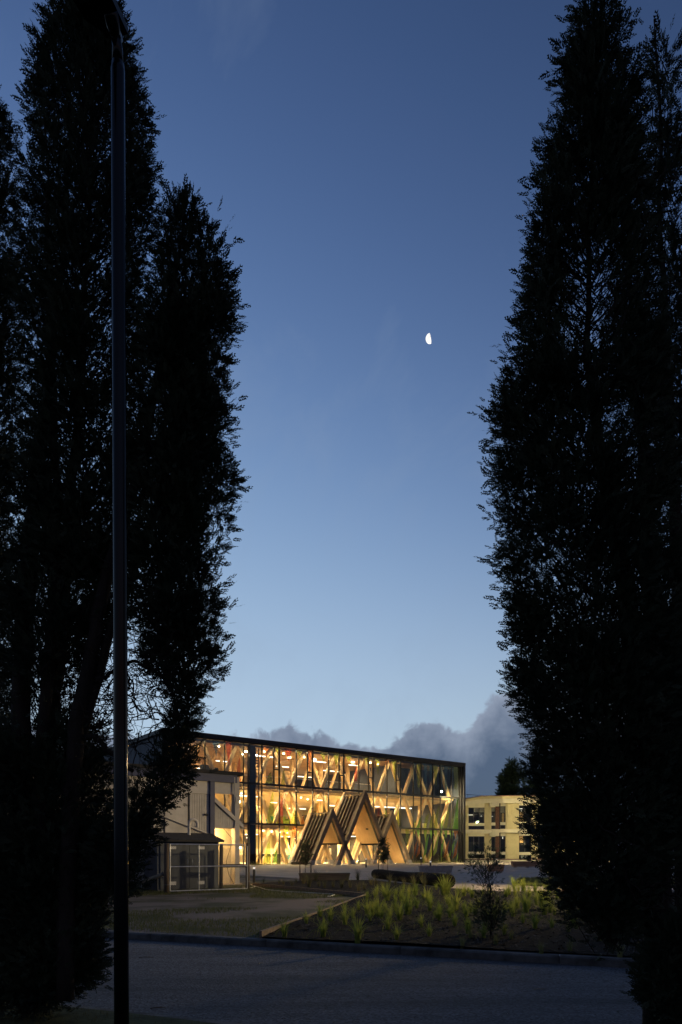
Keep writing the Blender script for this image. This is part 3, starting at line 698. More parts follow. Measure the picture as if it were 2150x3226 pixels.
for i, (s, d) in enumerate(((3.6, -3.2), (7.2, -2.6), (11.9, -2.6), (14.3, -3.2))):
    u = empty('ground_uplight', world_of(s, d, 0), GA)
    tag(u, f'small uplight set in the paving at the entrance frames, {ORD[i]} from the workshop', 'light', 'entrance uplights')
    mb = MB(); mb.tube([(0, 0, -.05), (0, 0, .05)], .09, 10); mb.build('rim', 'black_metal', u); mb = MB(); mb.tube([(0, 0, .05), (0, 0, .055)], .06, 10); mb.build('lens', 'lamp_disc', u)
    point('ground_uplight_glow', (0, 0, .22), 5 * K * 9, WARM, .06, u)

# ------------------------------------------------------------------ old grey workshop
AO = (-4.5, 30.1); AZ = gz(*AO)
wk = empty('workshop_building', (AO[0], AO[1], AZ), GA); tag(wk, 'old grey clad workshop with navy beam and column beside the glass building', 'building')
W = lambda mb, n, m, p=None: mb.build(n, m, p or wk)
zt = 4.62; zo = -AZ
W(MB().box(-9.8, -1.43, .05, .20, -.1, 3.9), 'wall', 'panel_grey')
W(MB().box(-9.8, -1.43, .0, .2, 3.905, 4.5), 'frieze', 'panel_grey')
W(MB().box(-9.9, -.15, -.12, .25, zt - .17, zt + .16), 'fascia_beam', 'navy_paint')
W(MB().box(-9.9, .12, -.22, 7.0, zt + .165, zt + .30), 'roof', 'roof_felt')
W(MB().box(-1.43, -1.22, -.10, .2, -.1, zt - .175), 'column', 'navy_paint')
W(MB().box(-.22, 0, -.05, .3, -.1, zt + .1), 'column', 'board_grey')
W(MB().box(-1.215, -.225, .0, .15, 3.95, zt - .18), 'lintel', 'panel_grey')
W(MB().box(-2.40, -2.34, .03, .06, -.1, 3.9), 'joint_strip', 'joint_dark'); W(MB().box(-3.46, -3.42, .03, .06, -.1, 3.9), 'joint_strip', 'joint_dark')
W(MB().box(-5.2, -5.16, .03, .06, -.1, 3.9), 'joint_strip', 'joint_dark'); W(MB().box(-7.0, -6.96, .03, .06, -.1, 3.9), 'joint_strip', 'joint_dark')
W(MB().box(-3.40, -2.42, .02, .06, .6, 3.86), 'flat_panel', 'panel_grey')
for i in range(8): W(MB().box(-2.32 + i * .110, -2.32 + i * .110 + .100, .015, .06, -.1, 3.88), 'board', 'board_grey')
# stair bay: slanted lean-to edge, boards under it, lit recess below
for i in range(9):
    s0 = -1.215 + i * .110; s1 = s0 + .100; sl_ = lambda s: 3.72 - (s + 1.22) * .80
    mb = MB(); mb.prism([(s0, .03, 2.46), (s1, .03, 2.46), (s1, .03, sl_(s1) - .16), (s0, .03, sl_(s0) - .16)], (0, .07, 0)); W(mb, 'board', 'board_grey')
mb = MB(); mb.prism([(-1.22, -.06, 3.60), (.20, -.06, 2.46), (.20, -.06, 2.64), (-1.22, -.06, 3.80)], (0, .3, 0)); W(mb, 'barge_board', 'panel_grey')
W(MB().box(-1.25, .40, .31, 1.3, 2.44, 2.50), 'recess_ceiling', 'alcove_boards')
for i in range(16): W(MB().box(-1.215 + i * .110, -1.215 + i * .110 + .104, 1.2, 1.26, -.1, 2.44), 'recess_board', 'alcove_boards')
W(MB().box(-1.27, -1.215, .2, 1.25, -.1, 2.44), 'recess_side', 'alcove_boards')
W(MB().box(-1.25, .02, -.3, 1.3, -.2, .02), 'recess_floor', 'paving')
W(MB().box(-1.1, -.96, 1.02, 1.18, 2.30, 2.42), 'recess_lamp', 'lamp_star')
point('recess_lamp_glow', (-.9, .75, 2.2), 9 * K * 9, (1.0, .60, .21), .08, wk)
W(MB().tube([(-.75, .0, 2.44), (-.35, -.03, 2.0), (-.45, .02, 1.5), (-.62, .02, 1.0), (-.5, .02, .45), (-.25, .02, .02)], .012, 6), 'hanging_cable', 'joint_dark')
W(MB().tube([(-3.8, -.03, 2.98), (-2.4, -.05, 2.50), (-1.52, -.05, 2.20)], .028, 8), 'wall_pipe', 'panel_grey')
W(MB().box(-.25, -.05, -.16, -.055, 3.62, 3.85), 'meter_box', 'panel_grey'); W(MB().box(-1.68, -1.52, -.05, .0, 2.98, 3.06), 'wall_bracket', 'joint_dark')
W(MB().tube([(-.28, -.1, 3.62), (-.28, -.1, 4.7)], .03, 8), 'downpipe', 'panel_grey')

# ------------------------------------------------------------------ utility shed
SO = (-4.83, 27.0); SZ = gz(*SO)
sh = empty('utility_shed', (SO[0], SO[1], SZ), GA); tag(sh, 'dark utility shed with double doors, low roof and bent vent pipe', 'shed')
S = lambda mb, n, m, p=None: mb.build(n, m, p or sh)
h = 1.86
S(MB().box(-2.53, 0, .03, 1.35, -.1, h), 'wall', 'shed_wall')
for a, b in ((-2.42, -1.265), (-1.245, -.09)):
    dr = S(MB().box(a, b, -.01, .028, .06, h - .12), 'door', 'shed_wall')
    xx = b - .09 if a < -2 else a + .09
    S(MB().tube([(xx, -.03, .98), (xx, -.075, 1.02), (xx, -.075, 1.14), (xx, -.03, 1.18)], .014, 6), 'handle', 'galvanised', dr)
    for z0, z1 in ((h - .30, h - .19), (.20, .33)):
        c = (a + b) / 2 - .1
        S(MB().box(c - .14, c + .14, -.02, -.011, z0, z1), 'vent_plate', 'label_white', dr)
rf = MB(); rf.prism([(-2.68, -.16, h - .02), (-2.68, -.16, h + .06), (-2.68, 1.0, h + .36), (-2.68, 1.5, h + .36), (-2.68, 1.5, h + .28), (-2.68, 1.0, h + .28)], (2.83, 0, 0)); rfo = S(rf, 'roof', 'roof_felt')
S(MB().tube([(-.95, .7, h + .18), (-.95, .7, h + .72)] + [(-.95 + .16 - .16 * math.cos(a), .7 - .05 * math.sin(a / 2), h + .72 + .16 * math.sin(a)) for a in np.linspace(.3, math.pi, 8)] + [(-.63, .65, h + .58)], .062, 12), 'vent_pipe', 'panel_grey')

# ------------------------------------------------------------------ wire gate and posts
GO = Vector((-6.19, 24.7)); GZ = gz(*GO) + .06
gt = empty('wire_gate', (GO.x, GO.y, GZ), GA); tag(gt, 'galvanised tube gate with wire mesh in front of the utility shed', 'gate')
GW, GH = 3.17, 1.70
r_ = .10
loop = [(r_, 0, 0)] + [(GW - r_, 0, 0), (GW, 0, r_), (GW, 0, GH - r_), (GW - r_ * .3, 0, GH - r_ * .3), (GW - r_, 0, GH), (r_, 0, GH), (r_ * .3, 0, GH - r_ * .3), (0, 0, GH - r_), (0, 0, r_), (r_, 0, 0)]
for nm, p, q in (('top_rail', (0, 0, GH), (GW - .06, 0, GH)), ('bottom_rail', (0, 0, 0), (GW, 0, .0)), ('mid_rail', (0, 0, GH * .52), (GW, 0, GH * .52))):
    MB().tube([p, q], .021, 8).build(nm, 'galvanised', gt)
for s in (0, 1.13, GW): MB().tube([(s, 0, 0), (s, 0, GH - (.05 if s == GW else 0))], .020, 8).build('upright', 'galvanised', gt)
wm = MB()
n = 46
for i in range(-25, n + 1):
    for sg in (1, -1):
        x0 = i * GW / n * 1.0; x1 = x0 + GH; a = Vector((x0, 0, 0)); b = Vector((x1, 0, GH))
        if sg < 0: a, b = Vector((x0, 0, GH)), Vector((x1, 0, 0))
        def clip(a, b):
            t0, t1 = 0, 1; dx = b.x - a.x
            for lim, s_ in ((0, 1), (GW, -1)):
                t = (lim - a.x) / dx
                if s_ > 0: t0 = max(t0, t)
                else: t1 = min(t1, t)
            return (a.lerp(b, t0), a.lerp(b, t1)) if t1 > t0 + .01 else None
        c = clip(a, b)
        if c: wm.bar(c[0], c[1], .0034, .0034, up=(0, 1, 0))
o = wm.build('wire_mesh', 'wire', gt); o['kind'] = 'stuff'
def post(x, y, h, r, label):
    t = empty('fence_post', (x, y, gz(x, y))); tag(t, label, 'post', 'round timber fence posts')
    mb = MB(); mb.tube([(0, 0, -.1), (0, 0, h * .5), (.01, 0, h - .03), (.01, 0, h)], [r * 1.03, r, r, r * .85], 12); mb.build('shaft', 'post_wood', t, smooth=True)
    mb = MB(); mb.tube([(0, 0, .3), (0, 0, .32)], r * 1.05, 12); mb.build('tie_wire', 'wire', t)
    return t
post(*(px_at(525, 0, 24.45).xy), 1.80, .095, 'round timber post at the hinge end of the wire gate')
post(*(px_at(697, 0, 26.1).xy), 1.78, .075, 'round timber post behind the middle of the wire gate')
post(*(px_at(781, 0, 26.75).xy), 1.80, .085, 'round timber post at the closing end of the wire gate')
rl = empty('fence_rail', (*px_at(697, 0, 26.1).xy, gz(-4.6, 26.1))); tag(rl, 'dark timber rail between two posts behind the wire gate', 'rail')
a = px_at(697, 0, 26.1); b = px_at(779, 0, 26.72); mb = MB(); mb.bar((0, .09, .93), (b.x - a.x, b.y - a.y + .09, .93), .06, .13); mb.build('rail_board', 'post_wood', rl)
mb = MB(); mb.bar((.02, .03, .93), (.02, .14, .93), .03, .03); mb.build('bolt', 'galvanised', rl)
a = px_ground(405, 2803); b = px_at(520, 2752, 24.6)
lg = empty('brace_pole', a); tag(lg, 'pale debarked pole leaning against the gate post', 'pole')
mb = MB(); mb.tube([(0, 0, .05), ((b - a) * .5 + Vector((0, 0, .03))), b - a], [.085, .08, .07], 10); mb.build('shaft', 'log_pale', lg, smooth=True)
mb = MB(); mb.tube([(b - a) * .97, (b - a) * .99], .085, 10); mb.build('tie_wire', 'wire', lg)

# ------------------------------------------------------------------ cream two-storey building
CY = 86.0
def cx(x): return (x - CX) / F * CY
def cz(y): return HC - (y - HY) / F * CY
def zx(v): return cx(1400 + v * .2296)
def zy(v): return cz(2350 + v * .2296)
cb = empty('cream_building', (zx(250), CY, 0.4)); tag(cb, 'cream clad two-storey building with dark windows beyond the glass building', 'building')
CO = Vector((zx(250), CY, .4))
def cbox(x0, x1, y0, y1, d0, d1, name, m, parent=None):
    return MB().box(zx(x0) - CO.x, zx(x1) - CO.x, d0, d1, zy(y1) - CO.z, zy(y0) - CO.z).build(name, m, parent or cb)
holes = [(335, 555, 848, 1062, 3), (335, 555, 1098, 1150, 1), (650, 705, 845, 1055, 1), (650, 705, 1095, 1145, 1), (775, 843, 830, 1050, 1), (775, 843, 1088, 1140, 1),
         (1030, 1200, 818, 1045, 2), (1030, 1200, 1082, 1135, 2), (1285, 1450, 818, 1045, 2), (1285, 1450, 1082, 1135, 2),
         (335, 555, 1243, 1455, 3), (335, 555, 1490, 1545, 1), (650, 705, 1250, 1450, 1), (650, 705, 1490, 1545, 1), (775, 843, 1240, 1455, 1), (775, 843, 1495, 1550, 1),
         (1030, 1200, 1233, 1460, 2), (1030, 1200, 1500, 1552, 2), (1285, 1450, 1233, 1460, 2), (1285, 1450, 1500, 1552, 2)]
# wall boards as panels between the openings, per storey
xsplit = [225, 335, 555, 650, 705, 775, 843, 1030, 1200, 1285, 1450, 2300]
bw = (zx(14) - zx(0))
for (y0, y1, hh) in ((760, 1160, 0), (1200, 1555, 1)):
    for a, b in zip(xsplit[:-1], xsplit[1:]):
        mids = [h_ for h_ in holes if abs(h_[0] - a) < 2 and y0 < h_[2] < y1]
        if a == 705: continue
        if not mids:
            n = max(1, int(round((b - a) / 27.0)))
            if a >= 1450: n = 12
            for i in range(n):
                w = (b - a) / n
                cbox(a + i * w + .9, a + (i + 1) * w - .9, y0, y1, 0, .12, 'wall_board', 'cream_boards')
        else:
            ys = [y0]
            for m_ in sorted(mids, key=lambda q: q[2]): ys += [m_[2], m_[3]]
            ys.append(y1)
            for q0, q1 in zip(ys[0::2], ys[1::2]): cbox(a + .5, b - .5, q0, q1, 0, .12, 'spandrel', 'cream_trim')
cbox(225, 2300, 760, 1560, .14, .18, 'wall_backing', 'joint_dark') if False else None
for hx0, hx1, hy0, hy1, nm in holes:
    f = cbox(hx0, hx1, hy0, hy1, .22, .225, 'window', 'window_glass')
    t = 4.5
    for (a, b, c, d_) in ((hx0, hx1, hy0, hy0 + t), (hx0, hx1, hy1 - t, hy1), (hx0, hx0 + t, hy0 + t, hy1 - t), (hx1 - t, hx1, hy0 + t, hy1 - t)):
        cbox(a, b, c, d_, .05, .21, 'frame', 'black_metal', None).parent = f
    if nm == 3 and hy1 - hy0 > 100:
        for q in (412, 484): cbox(q - 3, q + 3, hy0 + t, hy1 - t, .10, .21, 'frame', 'black_metal').parent = f
        cbox(hx0 + t, hx1 - t, hy0 + 88, hy0 + 93, .12, .20, 'frame', 'black_metal').parent = f
    if nm == 2: cbox((hx0 + hx1) / 2 - 3, (hx0 + hx1) / 2 + 3, hy0 + t, hy1 - t, .10, .21, 'frame', 'black_metal').parent = f
# children of a window are placed relative to the wall: the window's own origin is the building's
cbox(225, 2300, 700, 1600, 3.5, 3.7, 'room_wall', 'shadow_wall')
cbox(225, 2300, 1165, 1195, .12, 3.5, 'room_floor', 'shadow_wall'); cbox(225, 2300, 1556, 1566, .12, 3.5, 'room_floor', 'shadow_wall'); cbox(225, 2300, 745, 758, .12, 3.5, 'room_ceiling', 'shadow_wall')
cbox(412, 555, 850, 910, .3, .33, 'blind', 'blind'); cbox(650, 705, 845, 900, .3, .33, 'blind', 'blind'); cbox(775, 843, 835, 918, .3, .33, 'blind', 'blind')
cbox(805, 838, 925, 1048, .5, .54, 'curtain', 'curtain_lit'); cbox(1065, 1112, 905, 1040, .8, .84, 'curtain', 'curtain_lit'); cbox(1060, 1110, 1236, 1330, .8, .84, 'curtain', 'curtain_lit')
cbox(1062, 1108, 1502, 1548, .3, .33, 'blind', 'label_white'); cbox(1125, 1152, 1502, 1548, .3, .33, 'blind', 'label_white'); cbox(1068, 1110, 1086, 1132, .3, .33, 'blind', 'blind')
for a, b, c, d_ in ((345, 420, 938, 946), (660, 702, 958, 962), (662, 690, 968, 972), (1040, 1110, 852, 860), (1040, 1100, 884, 890), (530, 548, 955, 960), (832, 842, 1245, 1275), (1040, 1080, 930, 934), (415, 428, 1497, 1507)):
    cbox(a, b, c, d_, 1.2, 1.3, 'office_light', 'office_lamp')
point('office_glow', (zx(1085) - CO.x, 1.0, zy(960) - CO.z), 5 * K * 9, WARM, .2, cb); point('office_glow', (zx(1085) - CO.x, .5, zy(1350) - CO.z), 4 * K * 9, WARM, .2, cb); point('office_glow', (zx(810) - CO.x, 1.4, zy(960) - CO.z), 3 * K * 9, WARM, .2, cb)
# brown brick recess column
cbox(706, 755, 800, 1150, -.05, .3, 'brick_pier', 'brick_red'); cbox(706, 755, 1246, 1560, -.05, .3, 'brick_pier', 'brick_red'); cbox(756, 774, 800, 1560, .2, .4, 'recess', 'joint_dark')
# beams and brackets
cbox(225, 652, 1155, 1205, -.35, -.002, 'band_beam', 'cream_trim'); cbox(656, 2300, 1148, 1194, -.35, -.002, 'band_beam', 'cream_trim')
for y0 in (790, 1196):
    cbox(612, 632, y0, y0 + 46, -.6, -.36, 'bracket', 'cream_trim'); cbox(640, 742, y0 - 2, y0 + 44, -.62, -.01, 'bracket', 'cream_trim')
cbox(225, 2300, 1551, 1565, -.08, -.002, 'sill_strip', 'fascia_brown'); cbox(225, 2300, 1566, 1606, -.03, .2, 'plinth', 'cream_trim')
# curved roof: fascia rises towards the middle
pts = [(225, 772), (330, 758), (430, 743), (520, 732), (620, 728), (760, 727), (900, 726), (1200, 724), (1700, 720), (2300, 716)]
for i, ((xa, ya), (xb, yb)) in enumerate(zip(pts[:-1], pts[1:])):
    mb = MB(); q = lambda x, y, d: (zx(x) - CO.x, d, zy(y) - CO.z)
    drop = 42 if i < 4 else 46
    mb.prism([q(xa, ya + drop + 18, -.5), q(xb, yb + drop + 16, -.5), q(xb, yb + 2, -.5), q(xa, ya + 2, -.5)], (0, .45, 0)); mb.build('fascia', 'cream_trim', cb)
    mb = MB(); mb.prism([q(xa, ya - 30, -.75), q(xb, yb - 30, -.75), q(xb, yb - 40, -.75), q(xa, ya - 40, -.75)], (0, 9, 0)); mb.build('roof_sheet', 'fascia_brown', cb)
    mb = MB(); mb.prism([q(xa, ya + 2, -.62), q(xb, yb + 2, -.62), q(xb, yb - 30, -.62), q(xa, ya - 30, -.62)], (0, .5, 0)); mb.build('roof_edge', 'cream_boards', cb)
# roof guard rail
for y in (632, 690):
    mb = MB(); mb.tube([q(225, y, 2.5), q(735, y + 42, 2.5)], .03, 6); mb.build('guard_rail', 'black_metal', cb)
for i, x in enumerate(np.linspace(258, 730, 5)):
    yy = 632 + (x - 225) * 42 / 510; mb = MB(); mb.tube([q(x, yy, 2.5), q(x, yy + 110, 2.5)], .03, 6); mb.build('guard_post', 'black_metal', cb)

# ------------------------------------------------------------------ plaza furniture
def bench(x0, x1, ybase, hgt, m, label, taper=.07, feet=True, rz=None):
    p = px_ground((x0 + x1) / 2, ybase); w = (x1 - x0) / F * p.y; p.z += .03
    t = empty('bench', p, 0 if rz is None else rz); tag(t, label, 'bench', 'chunky benches on the plaza')
    z0 = .07
    mb = MB(); mb.prism([(-w / 2 + taper, -.28, z0), (w / 2 - taper, -.28, z0), (w / 2, -.28, hgt), (-w / 2, -.28, hgt)], (0, .56, 0)); mb.build('body', m, t)
    n = max(2, int(w / .6))
    for i in range(3): MB().box(-w / 2 - .01, w / 2 + .01, -.30 + i * .205, -.30 + i * .205 + .19, hgt + .002, hgt + .05).build('seat_slat', m, t)
    for i in range(n):
        xx = -w / 2 + taper + .15 + (w - 2 * taper - .3) * i / (n - 1)
        MB().box(xx - .1, xx + .1, -.22, .22, 0, z0).build('foot', 'concrete_grey', t)
bench(1320, 1425, 2755, .40, 'concrete_grey', 'grey planter-like bench behind the charred log')
bench(943, 1103, 2781, .36, 'bench_dark', 'dark timber bench among wispy plants before the entrance frames')
bench(1613, 1711, 2735, .42, 'bench_wood', 'reddish timber bench in front of the cream building')
bench(1702, 1768, 2752, .40, 'bench_dark', 'dark timber bench partly hidden by the big conifer')
bench(1536, 1587, 2751, .42, 'bench_wood', 'short timber bench behind the small staked tree')
# charred log
a = px_ground(1416, 2799) + Vector((0, 0, .27)); b = px_ground(1183, 2769) + Vector((0, 0, .24))
lo = empty('charred_log', a - Vector((0, 0, .27))); tag(lo, 'huge blackened log lying across the plaza edge as a seat', 'log')
pts = []; rad = []
for i in range(15):
    t = i / 14; pts.append(Vector((0, 0, .27)) + (b - a) * t + Vector((0, 0, .02 * math.sin(t * 9)))); rad.append((.28 - .05 * t) * (1 + .03 * math.sin(t * 23)))
mb = MB(); mb.tube([pts[0] - (b - a).normalized() * .05] + pts + [pts[-1] + (b - a).normalized() * .05], [rad[0] * .86] + rad + [rad[-1] * .82], 20); mb.build('trunk', 'charred_log', lo, smooth=True)
mb = MB(); mb.tube([pts[0] - (b - a).normalized() * .052, pts[0] - (b - a).normalized() * .06], [rad[0] * .8, rad[0] * .78], 20); mb.build('cut_face', 'charred_log', lo)
def bollard(x, ybase, label, hgt=.62):
    p = px_ground(x, ybase); p.z += .02; t = empty('bollard_light', p); tag(t, label, 'bollard', 'dark bollard lights')
    MB().tube([(0, 0, 0), (0, 0, hgt)], .055, 12).build('shaft', 'black_metal', t); MB().tube([(0, 0, hgt), (0, 0, hgt + .09)], .048, 12).build('lens', 'bollard_lens', t); MB().tube([(0, 0, hgt + .09), (0, 0, hgt + .12)], .06, 12).build('cap', 'black_metal', t)
bollard(801, 2783, 'dark bollard light beside the wire gate'); bollard(1154, 2735, 'dark bollard light under the tallest entrance frame'); bollard(1327, 2728, 'dark bollard light before the green glass shards')
bollard(1357, 2751, 'dark bollard light standing between charred log and grey bench'); bollard(1565, 2736, 'pale-topped bollard light before the cream building')
# garden hose on the track
hp = [px_ground(x, y) for x, y in ((765, 2798), (790, 2800), (805, 2796), (790, 2790), (840, 2806), (900, 2812), (960, 2815), (1010, 2818), (1045, 2820), (1055, 2822), (1040, 2828))]
ho = empty('garden_hose', hp[0]); tag(ho, 'thin pale hose lying along the far edge of the dirt track', 'hose')
mb = MB(); mb.tube([p - hp[0] + Vector((0, 0, .03)) for p in hp], .016, 6); mb.build('tube', 'hose', ho)
mb = MB(); mb.tube([hp[-1] - hp[0] + Vector((0, 0, .03)), hp[-1] - hp[0] + Vector((-.08, -.02, .03))], .024, 8); mb.build('nozzle', 'hose', ho)

# ------------------------------------------------------------------ foreground street lamp
PY = 5.5; PX = (379 - CX) / F * PY
sl_o = empty('street_lamp', (PX, PY, .03)); tag(sl_o, 'tall dark street lamp pole with flat head in front of the conifers', 'street lamp')
ztop = HC + (HY - 212) / F * PY
mb = MB(); mb.tube([(.012, 0, -.03), (.008, 0, 1.0), (0, 0, 3.5), (-.02, 0, ztop - .06), (-.02, 0, ztop)], [.0585, .0575, .056, .055, .050], 32); mb.build('pole', 'lamp_metal', sl_o, smooth=True)
mb = MB(); mb.tube([(-.012, 0, .0), (.012, 0, .02)], [.12, .12], 24); mb.build('base_plate', 'lamp_metal', sl_o)
mb = MB(); mb.tube([(-.02, 0, ztop), (-.02, -.01, ztop + .12), (-.025, -.05, ztop + .22)], [.043, .041, .036], 20); mb.build('spigot', 'lamp_metal', sl_o, smooth=True)
hz_ = ztop + .23
mb = MB(); prof = [(.065, -.01), (-.075, .02), (-.25, -.10), (-.30, -.235), (-.42, -.62), (-.36, -.68), (-.16, -.72), (-.10, -.66)]
mb.prism([(x, y, hz_ - y * .04) for x, y in prof], (0, 0, .06)); hd = mb.build('lamp_head', 'lamp_metal', sl_o)
mb = MB(); mb.prism([(x, y, hz_ - y * .04 - .006) for x, y in ((-.06, -.25), (-.25, -.2), (-.36, -.58), (-.15, -.64))], (0, 0, .005)); mb.build('led_plate', 'joint_dark', hd)
mb = MB(); mb.tube([(-.03, .01, hz_ - .03), (-.03, -.16, hz_ + .0)], [.05, .06], 16); mb.build('knuckle', 'lamp_metal', sl_o, smooth=True)
mb = MB(); mb.tube([(-.10, -.04, hz_ - .045), (-.10, -.04, hz_ + .01)], [.022, .03], 12); mb.build('photocell', 'lamp_metal', sl_o)

# sodium street lamp standing past the big conifers, lighting the bed
p = Vector((14.5, 26.5)); sd = empty('street_lamp', (p.x, p.y, gz(*p))); tag(sd, 'lit orange street lamp standing past the broad conifer beside the plaza lawn', 'street lamp')
mb = MB(); mb.tube([(0, 0, -.1), (0, 0, 5.2)], [.07, .05], 14); mb.build('pole', 'lamp_metal', sd, smooth=True)
mb = MB(); mb.tube([(0, 0, 5.2), (-.1, -.03, 5.45), (-.5, -.1, 5.55)], [.035, .035, .03], 10); mb.build('arm', 'lamp_metal', sd)
MB().box(-.95, -.45, -.22, .02, 5.5, 5.62).build('lamp_head', 'lamp_metal', sd); MB().box(-.9, -.5, -.18, -.02, 5.485, 5.498).build('lens', 'sodium', sd)
ll = bpy.data.lights.new('street_lamp_glow', 'SPOT'); ll.energy = 1500 * K * 9; ll.color = (1.0, .74, .38); ll.spot_size = R(80); ll.spot_blend = .75; ll.shadow_soft_size = .15
llo = bpy.data.objects.new('street_lamp_glow', ll); COL.objects.link(llo); llo.parent = sd; llo.location = (-.7, -.1, 5.45)
llo.rotation_euler = Vector((-15.6, -5.0, -5.1)).to_track_quat('-Z', 'Y').to_euler()

p = Vector((21.5, 64.0)); s3 = empty('street_lamp', (p.x, p.y, gz(*p))); tag(s3, 'lit yellow lamp post on the far plaza in front of the cream building', 'street lamp')
MB().tube([(0, 0, -.1), (0, 0, 6.0)], [.08, .055], 14).build('pole', 'lamp_metal', s3, smooth=True); MB().tube([(0, 0, 6.0), (0, .25, 6.15), (0, .7, 6.2)], .035, 10).build('arm', 'lamp_metal', s3)
MB().box(-.14, .14, .6, 1.2, 6.15, 6.27).build('lamp_head', 'lamp_metal', s3); MB().box(-.1, .1, .65, 1.15, 6.135, 6.148).build('lens', 'lamp_disc', s3)
l3 = bpy.data.lights.new('street_lamp_glow', 'SPOT'); l3.energy = 1150 * K * 9; l3.color = (1.0, .80, .40); l3.spot_size = R(150); l3.spot_blend = .5; l3.shadow_soft_size = .15
l3o = bpy.data.objects.new('street_lamp_glow', l3); COL.objects.link(l3o); l3o.parent = s3; l3o.location = (0, .9, 6.1); l3o.rotation_euler = Vector((-.25, 1.2, -1.0)).to_track_quat('-Z', 'Y').to_euler()

# ------------------------------------------------------------------ foliage
def np_mesh(name, verts, tris, mat_, parent=None, kind=None):
    """verts (n,3), tris (m,3) -> one mesh object"""
    m = bpy.data.meshes.new(name); nv, nt_ = len(verts), len(tris)
    m.vertices.add(nv); m.vertices.foreach_set('co', np.ascontiguousarray(verts, dtype=np.float32).ravel())
    m.loops.add(nt_ * 3); m.loops.foreach_set('vertex_index', np.ascontiguousarray(tris, dtype=np.int32).ravel())
    m.polygons.add(nt_); m.polygons.foreach_set('loop_start', np.arange(0, nt_ * 3, 3, dtype=np.int32)); m.polygons.foreach_set('loop_total', np.full(nt_, 3, dtype=np.int32))
    m.update(calc_edges=True); m.materials.append(M[mat_])
    o = bpy.data.objects.new(name, m); COL.objects.link(o)
    if parent is not None: o.parent = parent
    if kind: o['kind'] = kind
    return o
def unit(a): return a / np.maximum(np.linalg.norm(a, axis=-1, keepdims=True), 1e-9)
def spray_template(k, seed):
    """flat feathery conifer spray along +x, unit length: k slim leaflets"""
    r = np.random.default_rng(seed); v = []
    for i in range(k):
        t = .05 + .9 * (i / (k - 1)); sd = (-1) ** i
        if i == k - 1: ang = 0; sd = 1
        else: ang = sd * r.uniform(.45, .85)
        ln = (.42 - .20 * t) * r.uniform(.8, 1.3); wd = .125 * r.uniform(.8, 1.35)
        b = np.array([t, 0, r.uniform(-.03, .03)]); d = np.array([math.cos(ang), math.sin(ang), r.uniform(-.25, .3)]); n = np.array([-d[1], d[0], 0])
        v += [b - n * wd * .5, b + n * wd * .8 + d * ln * .45, b + d * ln]
    return np.array(v)                       # (3k,3)
TPL = [spray_template(11, s) for s in range(4)]
def sprays(pos, dirs, size, gen):
    """pos (n,3), dirs (n,3), size (n,) -> verts, tris"""
    n = len(pos); x = unit(dirs); a = unit(gen.normal(size=(n, 3))); y = unit(np.cross(x, a)); z = np.cross(x, y)
    out = []
    for q in range(4):
        sel = np.arange(q, n, 4)
        t = TPL[q]; B = np.stack([x[sel], y[sel], z[sel]], 1)          # (m,3axes,3)
        w = np.einsum('kj,mjc->mkc', t, B) * size[sel][:, None, None] + pos[sel][:, None, :]
        out.append(w.reshape(-1, 3))
    v = np.concatenate(out); return v, np.arange(len(v)).reshape(-1, 3)
def tubes3(paths, radii, n=3):
    """many thin tubes; paths list of (k,3), radii list of (k,)"""
    V = []; T = []; off = 0
    ang = np.arange(n) * 2 * np.pi / n
    for p, r in zip(paths, radii):
        k = len(p); tg = unit(np.gradient(p, axis=0)); ref = np.array([.31, .87, .38]); a = unit(np.cross(tg, ref)); b = np.cross(tg, a)
        ring = p[:, None, :] + (a[:, None, :] * np.cos(ang)[None, :, None] + b[:, None, :] * np.sin(ang)[None, :, None]) * r[:, None, None]
        V.append(ring.reshape(-1, 3))
        i = np.arange(k - 1)[:, None] * n; j = np.arange(n)[None, :]; j2 = (j + 1) % n
        q0 = (i + j).ravel(); q1 = (i + j2).ravel(); q2 = (i + n + j2).ravel(); q3 = (i + n + j).ravel()
        T.append(np.stack([np.concatenate([q0, q0]), np.concatenate([q1, q2]), np.concatenate([q2, q3])], 1) + off); off += k * n
    return np.concatenate(V), np.concatenate(T)
class Lump:
    def __init__(s, gen, f0=1.2):
        s.k = gen.normal(size=(10, 3)) * f0 * np.array([1, 1, 1.0]) * (1.6 ** (np.arange(10) // 3))[:, None]; s.p = gen.uniform(0, 6.28, 10); s.a = .75 ** np.arange(10)
    def __call__(s, p): return (np.sin(p @ s.k.T + s.p) * s.a).sum(-1) / 2.0

